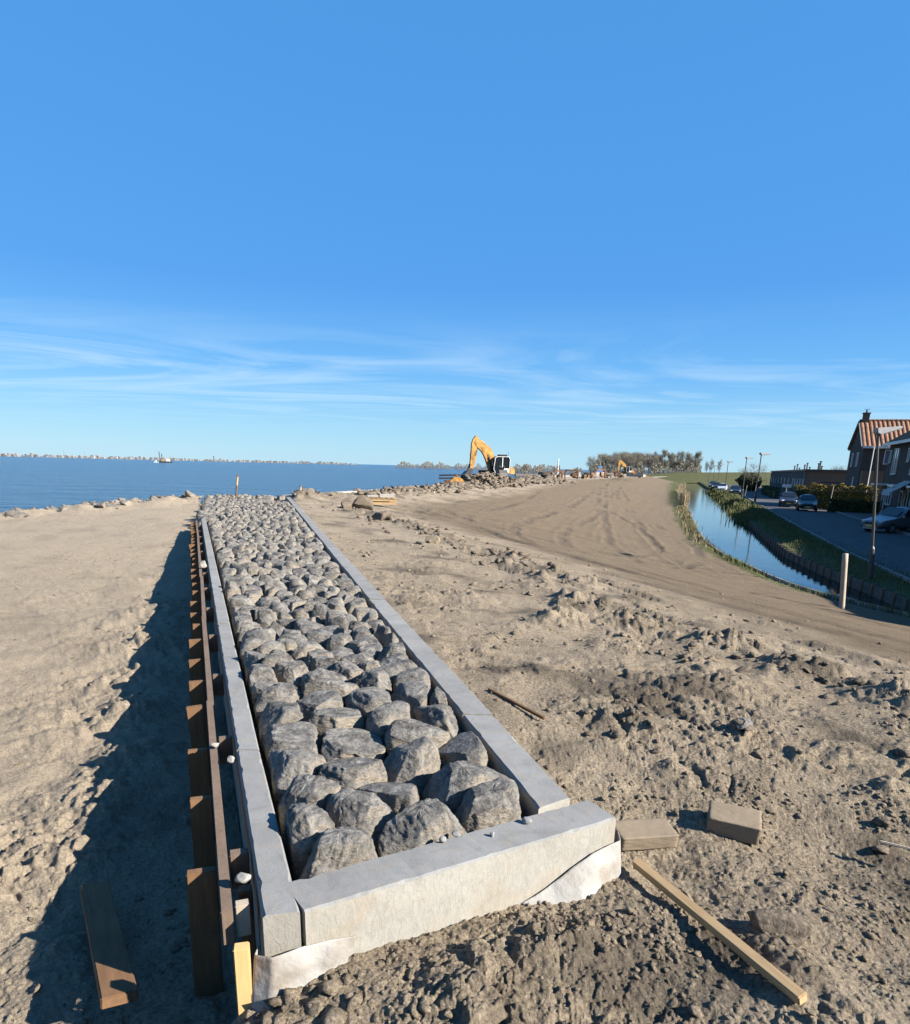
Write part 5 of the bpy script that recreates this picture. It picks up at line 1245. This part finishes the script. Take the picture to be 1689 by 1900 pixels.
def roof_slab(mb, a, b, c, d, rib=None, th=.16):
    """tiled slope a,b = eave ends, c,d = ridge ends (c above b): ribs run from eave to ridge"""
    a, b, c, d = [np.array(q, float) for q in (a, b, c, d)]; n = np.cross(b - a, d - a); n /= np.linalg.norm(n); n = n if n[2] > 0 else -n
    L = np.linalg.norm(b - a); k = max(2, int(L / .42)); cs = np.linspace(0, 1, k * 4 + 1)
    V = []
    for i, t in enumerate(cs):
        h = (.0, .075, .10, .045)[i % 4]
        V += [a + (b - a) * t + n * h, d + (c - d) * t + n * h]
    F = [(2 * i, 2 * i + 2, 2 * i + 3, 2 * i + 1) for i in range(len(cs) - 1)]
    mb.add(V, F); mb.add([a - n * th, b - n * th, c - n * th, d - n * th, a - n * .005, b - n * .005, c - n * .005, d - n * .005], [(0, 1, 2, 3), (0, 4, 5, 1), (1, 5, 6, 2), (3, 2, 6, 7), (0, 3, 7, 4)])
    return mb
def chimney(parent, x, y, z0, z1, w=.62):
    mb = MB(); mb.box((x, y, (z0 + z1) / 2), (w, w * .8, z1 - z0)); mb.box((x, y, z1 + .05), (w * 1.2, w, .12)); c = mb.build('chimney', MAT['brick'], parent)
    mb = MB(); mb.tube((x, y, z1 + .1), (x, y, z1 + .38), .12, .1, 8); mb.box((x, y, z1 + .46), (.5, .1, .04)); mb.build('chimney_cowl', MAT['steel_dark'], c); return c
ZS = -1.78
# House with the lit red roof: gable towards the street, ridge running away from it
def gable_house(name, label, origin, W, Dp, ze, zr):
    r = empty(name, (origin[0], origin[1], ZS), RZ); tag(r, label, 'house'); e = ze - ZS; g = zr - ZS; h = Dp / 2
    mb = MB(); mb.prism([(0, 0), (Dp, 0), (Dp, e), (h, g - .1), (0, e)], 0, W, 'x'); mb.build('wall', MAT['brick_dark'], r)
    mb = MB(); roof_slab(mb, (-.2, -.35, e - .14), (W, -.35, e - .14), (W, h, g), (-.2, h, g)); roof_slab(mb, (W, Dp + .35, e - .14), (-.2, Dp + .35, e - .14), (-.2, h, g), (W, h, g)); rf = mb.build('roof', MAT['tile_red'], r, fixn=False)
    mb = MB()
    for i in range(int(W / .45)): mb.tube((-.2 + i * .45, h, g + .05), (.24 + i * .45, h, g + .07), .13, .15, 8)
    mb.build('ridge_tile', MAT['tile_red'], rf)
    mb = MB(); mb.bar((-.24, -.38, e - .12), (-.24, h, g - .0), .05, .11, (1, 0, 0)); mb.bar((-.24, Dp + .38, e - .12), (-.24, h, g), .05, .11, (1, 0, 0)); mb.build('verge_board', MAT['concrete'], rf)
    mb = MB(); mb.box((W / 2, -.42, e - .18), (W + .3, .16, .22)); mb.build('gutter', MAT['white_paint'], rf)
    chimney(rf, .35, h - .15, g - .35, g + .75)
    return r
hA = gable_house('brick_house', 'dark brick house with sunlit red tiled roof and gable facing the street', (42.25, 75.2), 22, 8.6, 4.62, 7.30)
for y0, z0, z1 in ((2.2, 4.3, 5.75), (5.6, 4.3, 5.75)): window(hA, y0, y0 + .75, z0, z1, 'x', 0)
window(hA, 2.9, 3.25, 1.9, 3.2, 'x', 0)
window(hA, 2.0, 4.0, 4.55, 6.0, 'y', 0, mull=0); window(hA, 6.5, 8.6, 4.55, 6.0, 'y', 0, mull=1); window(hA, 11.5, 13.6, 4.55, 6.0, 'y', 0, mull=1)
mb = MB(); mb.box((1.1, -.6, 2.7), (2.0, 1.2, 2.3)); mb.build('bay', MAT['brick'], hA)
w = window(hA, .3, 2.1, .15, 2.2, 'y', -.02, 'door', 'glass', 1); mb = MB(); mb.box((1.1, -.12, 1.1), (.04, .05, .2)); mb.build('handle', MAT['steel_dark'], w)
mb = MB(); mb.tube((.75, -1.28, 1.6), (.75, -1.28, 6.2), .05, .05, 8); mb.bar((.75, -1.28, 6.2), (.75, -.4, 6.25), .08, .08); mb.build('downpipe', MAT['white_paint'], hA)
# row with its eaves along the street; it shades the road, the verge and the canal edge
def row_house(i, origin, W, Dp, ze, zr, label, detail=True):
    r = empty('row_house', (origin[0], origin[1], ZS), RZ); tag(r, label, 'house', 'row of houses along the street'); e = ze - ZS; g = zr - ZS; h = Dp / 2
    mb = MB(); mb.prism([(0, 0), (Dp, 0), (Dp, e), (h, g - .1), (0, e)], 0, -W); 
    mb.build('wall', MAT['brick_dark'], r)
    mb = MB(); roof_slab(mb, (-.5, -W, e - .2), (-.5, .25, e - .2), (h, .25, g), (h, -W, g)); roof_slab(mb, (Dp + .4, .25, e - .2), (Dp + .4, -W, e - .2), (h, -W, g), (h, .25, g)); rf = mb.build('roof', MAT['tile_red'], r, fixn=False)
    mb = MB(); mb.box((-.56, -W / 2 + .1, e - .22), (.14, W + .2, .24)); mb.build('gutter', MAT['white_paint'], rf)
    chimney(rf, h, -W + .6, g - .3, g + .7)
    if detail:
        window(r, -1.35, -.75, 4.5, 5.6, 'x', 0); window(r, -4.3, -2.5, 3.5, 5.7, 'x', 0, mull=1)
        window(r, -4.4, -2.4, .9, 2.5, 'x', 0, mull=1, glass='glass')
        w = window(r, -1.7, -.7, .05, 2.2, 'x', 0, 'door', 'glass'); mb = MB(); mb.box((-.1, -1.0, 1.1), (.05, .04, .15)); mb.build('handle', MAT['steel_dark'], w)
        mb = MB(); mb.box((-.5, -1.2, 2.62), (1.0, 2.6, .14)); mb.build('canopy', MAT['white_paint'], r)
    return r
row_lab = ['nearer dark brick house at the right edge with white eaves', 'second house of the dark row along the street', 'third house of the dark row along the street', 'fourth house of the dark row along the street', 'fifth house of the dark row along the street', 'sixth house of the dark row along the street', 'seventh house of the dark row along the street', 'eighth house of the dark row along the street']
for i in range(8):
    o = np.array([39.5, 66.0]) - E1 * 7.0 * i + (E2 * 1.7 if i > 4 else 0); rh = row_house(i, o, 7.0 - .02, 9.0, 4.55, (7.5 if i == 0 else 8.3) if i < 5 else 6.7, row_lab[i])
    if i == 0: rowB = rh
# striped awning on the nearer house
MAT['awning'] = plain('awning', (.30, .34, .38), .8); o = np.array([39.5, 66.0]) - E1 * 8.2
r = empty('awning', (o[0], o[1], ZS), RZ); tag(r, 'grey striped awning let down over a front window at the right edge', 'awning')
mb = MB(); mb.add([(-.02, 0, 3.0), (-.02, -3.2, 3.0), (-1.5, -3.2, 2.1), (-1.5, 0, 2.1), (-1.5, -3.2, 1.85), (-1.5, 0, 1.85)], [(0, 1, 2, 3), (3, 2, 4, 5)]); mb.build('cloth', MAT['awning'], r, fixn=False)
for j in range(9): mb = MB(); y = -.1 - j * .37; mb.bar((-.03, y, 3.012), (-1.51, y, 2.112), .12, .012); mb.build('stripe', MAT['white_paint'], r)
# long low block behind: flat roof, brick end wall, clad front with small windows
r = empty('low_block', (46.6, 95.5, ZS), RZ); tag(r, 'long low flat-roofed block with brick end wall and dark clad front', 'building'); e = 3.85
mb = MB(); mb.box((14, 40, e / 2), (28, 80, e)); mb.build('wall', MAT['brick'], r)
mb = MB(); mb.box((14, 40, e + .09), (28.4, 80.4, .18)); rf = mb.build('roof', MAT['dark_wood'], r); mb = MB(); mb.box((14, -.24, e + .02), (28.5, .08, .16)); mb.box((-.24, 40, e + .02), (.08, 80.5, .16)); mb.build('roof_edge', MAT['steel_dark'], rf)
for i in range(20):
    mb = MB(); mb.box((-.05, 2.0 + i * 4.0, e / 2 - .1), (.1, 3.9, e - .25)); p = mb.build('cladding_panel', MAT['dark_wood'], r)
    mb = MB(); mb.box((-.14, .05 + i * 4.0, e / 2), (.1, .14, e - .1)); mb.build('pilaster', MAT['concrete'], r)
    if i % 2 == 0 or i < 4: window(r, 1.2 + i * 4, 2.2 + i * 4, 1.6, 2.7, 'x', -.11)
for i, y in enumerate((1.5, 9, 16, 20, 27, 33, 38, 45, 52)):
    mb = MB(); mb.tube((1.5 + (i % 3), y, e + .1), (1.5 + (i % 3), y, e + (.9, 1.3, .7)[i % 3]), .12, .1, 8); mb.box((1.5 + i % 3, y, e + (.95, 1.35, .75)[i % 3]), (.34, .34, .1)); mb.build('vent_pipe', MAT['steel_dark'], rf)
# ---- street lamps
def make_lamp(h, name='street_lamp'):
    r = empty(name); mb = MB(); mb.tube((0, 0, -.2), (0, 0, .9), .085, .085, 10); mb.tube((0, 0, .9), (0, 0, 1.0), .085, .05, 10); mb.tube((0, 0, 1.0), (0, 0, h), .05, .04, 10); mb.build('pole', MAT['lamp_grey'], r, smooth=False)
    mb = MB(); mb.prism([(-.12, h - .02), (.02, h - .1), (.75, h + .02), (.78, h + .10), (-.12, h + .14)], -.13, .13); hd = mb.build('lamp_head', MAT['lamp_head'], r, bevel=.02)
    mb = MB(); mb.box((.4, 0, h - .035), (.5, .18, .03), np.array([[.985, 0, -.17], [0, 1, 0], [.17, 0, .985]])); mb.build('lamp_glass', MAT['glass_pale'], hd); return r
MAT['lamp_grey'] = plain('lamp_grey', (.05, .05, .05), .5, .3); MAT['lamp_head'] = plain('lamp_head', (.22, .22, .22), .5)
lab = ['tall street lamp nearest the camera on the grass verge', 'second street lamp along the verge where the sunlit road begins', 'third street lamp along the canal verge', 'fourth street lamp along the canal verge', 'fifth street lamp along the canal verge', 'sixth street lamp, far down the canal verge', 'farthest street lamp by the grass dike']
lamp = make_lamp(4.85); pos = [(14.75, 24.4, 0), (33.9, 80.5, .1), (41.2, 102.6, .1), (53.7, 142.7, 0), (69, 189, 0), (81, 226, 0), (90, 256, 0)]
for i, (x, y, a) in enumerate(pos):
    o = lamp if i == 0 else copy_tree(lamp); o.location = (x, y, -1.85); o.rotation_euler = (0, math.radians(-8) if i == 0 else 0, math.atan2(E2[1], E2[0]) + .45 + a); s = 1 if i == 0 else 1.13; o.scale = (s * (1.3 if i else 1), s * (1.3 if i else 1), s); tag(o, lab[i], 'street lamp', 'street lamps along the canal')
# ---- cars
def make_car(name, col, label, loc, heading, L=4.3, Wd=1.76, H=1.48, rough=.3, metal=.3):
    r = empty(name, (loc[0], loc[1], -1.83), heading); tag(r, label, 'car'); k = N('paint_' + name); k.setv('Base Color', col); k.setv('Roughness', rough); k.setv('Metallic', metal); k.setv('Coat Weight', .25); pm = k.m
    hw = Wd / 2; g = .2
    # stations front to rear: x, bonnet/belt height, roof height, half width
    st = [(.50, .50, .50, .62), (.485, .68, .68, .80), (.42, .76, .76, .93), (.28, .88, .89, 1.0), (.20, .93, .97, 1.0), (.06, .95, H - .06, 1.0), (-.05, .96, H, 1.0), (-.25, .97, H - .02, 1.0), (-.38, .98, H - .14, .98), (-.47, .98, 1.06, .94), (-.495, .82, .84, .86), (-.5, .5, .5, .74)]
    V = []; F = []
    for x, zb, zt, w in st:
        w *= hw; wt = w * (.76 if zt - zb > .15 else .93)
        V += [(x * L, -w * .93, g), (x * L, -w, min(.5, zb)), (x * L, -w * .985, zb), (x * L, -wt, zt), (x * L, 0, zt + .03), (x * L, wt, zt), (x * L, w * .985, zb), (x * L, w, min(.5, zb)), (x * L, w * .93, g)]
    n = 9
    for i in range(len(st) - 1):
        for j in range(n - 1): F.append((i * n + j, i * n + j + 1, i * n + n + j + 1, i * n + n + j))
        F.append((i * n + n - 1, i * n, i * n + n, i * n + 2 * n - 1))
    F += [tuple(range(n)), tuple(range((len(st) - 1) * n, len(st) * n))[::-1]]
    me = mesh_from('body', V, F, pm, True); body = mobj('body', me, r); md = body.modifiers.new('sub', 'SUBSURF'); md.levels = 1; md.render_levels = 2
    def q(i, j, t=0, u=0):   # point on the loft between stations
        return np.array(V[i * n + j])
    def pane(nm, pts, off):
        pts = [np.array(p, float) + np.array(off) for p in pts]; m_ = MB(); m_.add(pts, [tuple(range(len(pts)))]); return m_.build(nm, MAT['glass'], body, fixn=False)
    for s in (-1, 1):
        a = lambda x, z, zt: (x * L, s * (hw * (.985 - .225 * (z - .95) / (zt - .95)) + .012), z)
        pane('side_window', [a(.14, 1.0, H), a(-.07, 1.0, H), a(-.07, H - .12, H), a(.05, H - .15, H)], (0, 0, 0)); pane('side_window', [a(-.09, 1.0, H), a(-.34, 1.02, H), a(-.30, H - .16, H), a(-.09, H - .12, H)], (0, 0, 0))
        m_ = MB(); m_.box((.17 * L, s * (hw + .1), 1.0), (.12, .2, .14)); m_.build('wing_mirror', pm, body, bevel=.03)
        m_ = MB(); m_.box((.455 * L, s * hw * .66, .68), (.22, .34, .13), rotz(-s * .45)); m_.build('headlight', MAT['lamp_lens'], body, bevel=.03)
        m_ = MB(); m_.box((-.485 * L, s * hw * .74, .86), (.12, .26, .2), rotz(s * .3)); m_.build('tail_light', MAT['tail_red'], body, bevel=.02)
        for x in (.32, -.31):
            m_ = MB(); m_.tube((x * L, s * (hw - .19), .31), (x * L, s * (hw + .01), .31), .315, .315, 20); t_ = m_.build('wheel', MAT['black'], r)
            m_ = MB(); m_.tube((x * L, s * (hw - .1), .31), (x * L, s * (hw + .02), .31), .2, .19, 14); m_.build('rim', MAT['alloy'], t_)
    pane('windscreen', [(.205 * L, -hw * .80, 1.0), (.205 * L, hw * .80, 1.0), (.075 * L, hw * .68, H - .09), (.075 * L, -hw * .68, H - .09)], (.06, 0, .05))
    pane('rear_window', [(-.465 * L, hw * .72, 1.06), (-.465 * L, -hw * .72, 1.06), (-.385 * L, -hw * .66, H - .14), (-.385 * L, hw * .66, H - .14)], (-.05, 0, .04))
    m_ = MB(); m_.box((.497 * L, 0, .56), (.04, hw * .9, .12)); m_.build('grille', MAT['black'], body, bevel=.01); m_ = MB(); m_.box((.503 * L, 0, .40), (.03, .5, .11)); m_.build('number_plate', MAT['plate'], body)
    m_ = MB(); m_.box((.47 * L, 0, .33), (.22, Wd * .8, .16)); m_.build('bumper', MAT['black'], body, bevel=.04)
    return r
k = N('lamp_lens'); k.setv('Base Color', (.5, .52, .55)); k.setv('Roughness', .1); MAT['lamp_lens'] = k.m
MAT['tail_red'] = plain('tail_red', (.3, .02, .015), .3); MAT['alloy'] = plain('alloy', (.35, .35, .36), .35, .8); MAT['plate'] = plain('plate', (.45, .33, .06), .5)
ang = math.atan2(-E1[1], -E1[0])
make_car('parked_car', (.10, .105, .11), 'silver grey car parked side on by the dark round bush', (27.6, 43.8), math.radians(196), 4.4, 1.8, 1.55)
make_car('parked_car', (.008, .010, .016), 'dark blue car with its front to the camera beside the hedge', (33.9, 68.4), ang - .05, 4.1, 1.74, 1.5)
make_car('parked_car', (.02, .022, .026), 'dark grey car parked half hidden behind the dark blue car', (35.6, 76.0), ang - .05, 4.3, 1.78, 1.52)
make_car('parked_car', (.02, .022, .026), 'black car parked further down, beside the third lamp', (44.2, 113), ang, 4.3)
make_car('parked_car', (.45, .47, .5), 'white car parked beyond the black one', (48.8, 131), ang, 4.3)
make_car('parked_car', (.03, .03, .035), 'dark car behind the white car', (53.0, 146), ang, 4.2)
make_car('parked_car', (.05, .055, .06), 'farthest dark car down the street', (58.5, 163), ang, 4.2)
# ---- hedges, bushes, reeds: leaf-sized faces through the volume
def leaf_mat(name, a, b, c):
    k = N(name); n = k.noise(3, 4, .6, vec=k.pos); k.setv('Base Color', k.ramp(n, [(.3, a), (.5, b), (.72, c)])); k.setv('Roughness', .7); k.setv('Specular IOR Level', .2); return k.m
MAT['leaf_hedge'] = leaf_mat('leaf_hedge', (.10, .07, .02), (.16, .12, .03), (.09, .11, .025)); MAT['leaf_dark'] = leaf_mat('leaf_dark', (.02, .032, .012), (.035, .05, .017), (.05, .065, .02)); MAT['reed'] = leaf_mat('reed', (.15, .11, .06), (.22, .17, .10), (.29, .235, .15)); MAT['blade'] = leaf_mat('blade', (.045, .055, .018), (.075, .085, .025), (.16, .13, .06))
def leaf_cloud(C, s, rng, upb=.2, asp=.5):
    n = len(C); d = rng.normal(0, 1, (n, 3)) + [0, 0, upb]; d /= np.linalg.norm(d, axis=1)[:, None]; e = np.cross(d, rng.normal(0, 1, (n, 3))); e /= np.linalg.norm(e, axis=1)[:, None]
    L = (s * rng.uniform(.6, 1.4, n))[:, None]; return np.stack((C - d * L, C + e * L * asp, C + d * L, C - e * L * asp), 1).reshape(-1, 3), np.arange(n * 4).reshape(-1, 4)
def hedge(label, a, b, w, h, mat, seed, n=5000, name='hedge', s=.075):
    rng = np.random.default_rng(seed); a = np.array(a); b = np.array(b); d = b - a; L = np.linalg.norm(d); d /= L; nn = np.array([-d[1], d[0]])
    r = empty(name, (a[0], a[1], -1.8)); tag(r, label, 'hedge'); u = rng.random(n) * L; f = rng.integers(0, 3, n); v = rng.uniform(-1, 1, n); z = rng.random(n)
    v = np.where(f == 0, np.sign(v) * (1 - .25 * rng.random(n) ** 2), v); z = np.where(f == 1, 1 - .12 * rng.random(n) ** 2, z)
    hv = h * (1 + .06 * np.sin(u * 3) + .05 * np.sin(u * 7.3)); P_ = np.stack((d[0] * u + nn[0] * v * w / 2, d[1] * u + nn[1] * v * w / 2, z * hv), 1)
    V, F = leaf_cloud(P_, s, rng); mobj('foliage', mesh_from('foliage', V, F, MAT[mat]), r)
    mb = MB()
    for t in np.arange(.2, L, .5): mb.tube((d[0] * t, d[1] * t, 0), (d[0] * t + rng.normal(0, .1), d[1] * t, h * .85), .03, .015, 5)
    mb.bar((0, 0, h * .4), (d[0] * L, d[1] * L, h * .4), w * .45, h * .7); mb.build('stems', MAT['leaf_dark'], r); return r
hedge('tall orange green hedge in front of the gabled house', (35.4, 71.2), (41.0, 69.2), 1.0, 2.35, 'leaf_hedge', 1, 9000)
hedge('small orange hedge beside the white sign', (43.6, 92), (46.8, 91), .9, 1.9, 'leaf_hedge', 2, 3500)
hedge('low dark hedge in the shade below the tall one', (34.8, 66.2), (38.8, 64.8), .8, 1.1, 'leaf_dark', 3, 4500)
hedge('dark garden hedge before the low block', (45.4, 101), (53.5, 124), 1.0, 1.3, 'leaf_dark', 4, 5000)
def bush(label, x, y, z, rx, rz, mat, seed, n=3500, s=.09, name='bush'):
    rng = np.random.default_rng(seed); r = empty(name, (x, y, z)); tag(r, label, 'bush'); d = rng.normal(0, 1, (n, 3)); d /= np.linalg.norm(d, axis=1)[:, None]; k_ = (.72 + .28 * rng.random(n)) * (1 + .22 * fbm3(d, 2.2, 3, seed))
    V, F = leaf_cloud(d * k_[:, None] * [rx, rx, rz] + [0, 0, rz], s, rng); mobj('foliage', mesh_from('foliage', V, F, MAT[mat]), r); mb = MB(); mb.tube((0, 0, -.1), (0, 0, rz), .06, .03, 6)
    for i in range(7): a = i * .9; mb.tube((0, 0, rz * .4), (math.cos(a) * rx * .7, math.sin(a) * rx * .7, rz * (1 + .5 * math.sin(i))), .035, .012, 5)
    mb.build('stem', MAT['bark'], r); return r
bush('round dark clipped bush standing in front of the silver car', 29.5, 43.2, -1.8, 1.0, 1.05, 'leaf_dark', 11, 4500)
bush('dark evergreen bush at the left end of the low block', 58.0, 141, -1.8, 2.0, 1.5, 'leaf_dark', 12, 4000, .16)
bush('second dark shrub next to the evergreen bush', 60.5, 148, -1.8, 2.4, 1.8, 'leaf_dark', 13, 5000, .16)
bush('dark shrub behind the two parked cars', 38.4, 79.5, -1.8, .9, .8, 'leaf_dark', 14, 2500)
tree_proto('spring', 4.8, 5.2, 540, 'round', 2200, 'twig_green'); plant_tree('spring', 57.5, 139, -1.8, 1.05, 'spring green tree rising behind the third street lamp', None); plant_tree('round0', 75, 140, -1.8, .62, 'bare tree top showing above the flat roof', None)
# sign, thin fence posts and rail in the front gardens
r = empty('street_sign', (43.3, 93.5, -1.8), RZ); tag(r, 'white sign board on a post beside the small hedge', 'sign'); mb = MB(); mb.tube((0, 0, 0), (0, 0, 2.0), .05, .05, 8); mb.build('post', MAT['wood_grey'], r); mb = MB(); mb.box((0, -.06, 1.85), (1.1, .05, .38)); mb.build('board', MAT['white_paint'], r)
for i, (x, y, h, lb) in enumerate(((36.0, 68.3, 2.3, 'pale garden post standing in front of the tall hedge'), (39.0, 84.0, 1.6, 'pale post by the parked cars'), (44.0, 105, 2.2, 'pale leaning post near the third lamp'), (42.2, 104, 1.6, 'short pale stake on the canal verge'))):
    r = empty('garden_post', (x, y, -1.8)); tag(r, lb, 'post'); mb = MB(); mb.tube((0, 0, 0), (.12, 0, h), .05, .045, 8); mb.build('shaft', MAT['wood_grey'], r); mb = MB(); mb.tube((.12, 0, h), (.125, 0, h + .04), .05, .02, 8); mb.build('tip', MAT['wood_grey'], r)
r = empty('garden_pergola', (45.2, 88.5, -1.8), RZ); tag(r, 'dark garden pergola frame behind the hedge', 'pergola')
for x in (0, 3.2): mb = MB(); mb.box((x, 0, 1.2), (.12, .12, 2.4)); mb.build('post', MAT['dark_wood'], r)
mb = MB(); mb.box((1.6, 0, 2.45), (3.6, .14, .16)); mb.build('beam', MAT['dark_wood'], r)
# reeds at the bend of the canal
rng = np.random.default_rng(61)
def reeds(label, line, n, h, seed, w=.5, mat='reed', name='reed_clump', thick=.012):
    rng = np.random.default_rng(seed); P_ = np.array(line, float); seg = np.linalg.norm(np.diff(P_, axis=0), axis=1); cum = np.concatenate(([0], np.cumsum(seg))); u = rng.random(n) * cum[-1]
    x = np.interp(u, cum, P_[:, 0]) + rng.normal(0, w, n); y = np.interp(u, cum, P_[:, 1]) + rng.normal(0, w * 1.5, n); z = terrain(x, y)[0]; z = np.maximum(z, -2.45); hh = h * rng.uniform(.55, 1.1, n); lean = rng.normal(0, .16, (n, 2)) * hh[:, None]; a = rng.uniform(0, 6.28, n); t_ = thick * (1 + y / 40)
    dx, dy = np.cos(a) * t_, np.sin(a) * t_
    V = np.stack((np.stack((x - dx, y - dy, z - .05), 1), np.stack((x + dx, y + dy, z - .05), 1), np.stack((x + lean[:, 0] * .5 + dx, y + lean[:, 1] * .5 + dy, z + hh * .6), 1), np.stack((x + lean[:, 0], y + lean[:, 1], z + hh), 1)), 1).reshape(-1, 3)
    return tag(mobj(name, mesh_from(name, V, np.arange(n * 4).reshape(-1, 4), MAT[mat])), label, kind='stuff')
cl = lambda y, o=0: (float(np.interp(y, CL_Y, CL_X)) + o, y)
reeds('tall dry reeds standing at the bend of the canal', [cl(76, -.7), cl(90, -.8), cl(110, -1.0), cl(135, -1.2)], 1500, 1.6, 1, .2, thick=.011)
reeds('dry reeds and weeds along the canal bank', [cl(36, -.35), cl(45, -.45), cl(60, -.6), cl(76, -.8)], 1600, .3, 2, .28, thick=.008)
reeds('green grass along the dike bank of the canal', [cl(16, -.1), cl(22, -.12), cl(30, -.2), cl(45, -.5), cl(76, -.9)], 9000, .24, 3, .16, 'blade', 'bank_grass', .006)
cr = lambda y, o=0: (float(np.interp(y, CR_Y, CR_X)) + o, y)
reeds('grass tufts on the verge between canal and street', [cr(17, .7), cr(25, .8), cr(40, 1.2), cr(60, 1.5), cr(80, 1.6)], 15000, .17, 4, .55, 'blade', 'verge_grass', .006)
reeds('ragged bank weeds on the street side of the canal', [cr(55, .1), cr(75, .2), cr(100, .3), cr(150, .4)], 7000, .6, 5, .5, 'blade', 'bank_weeds', .012)
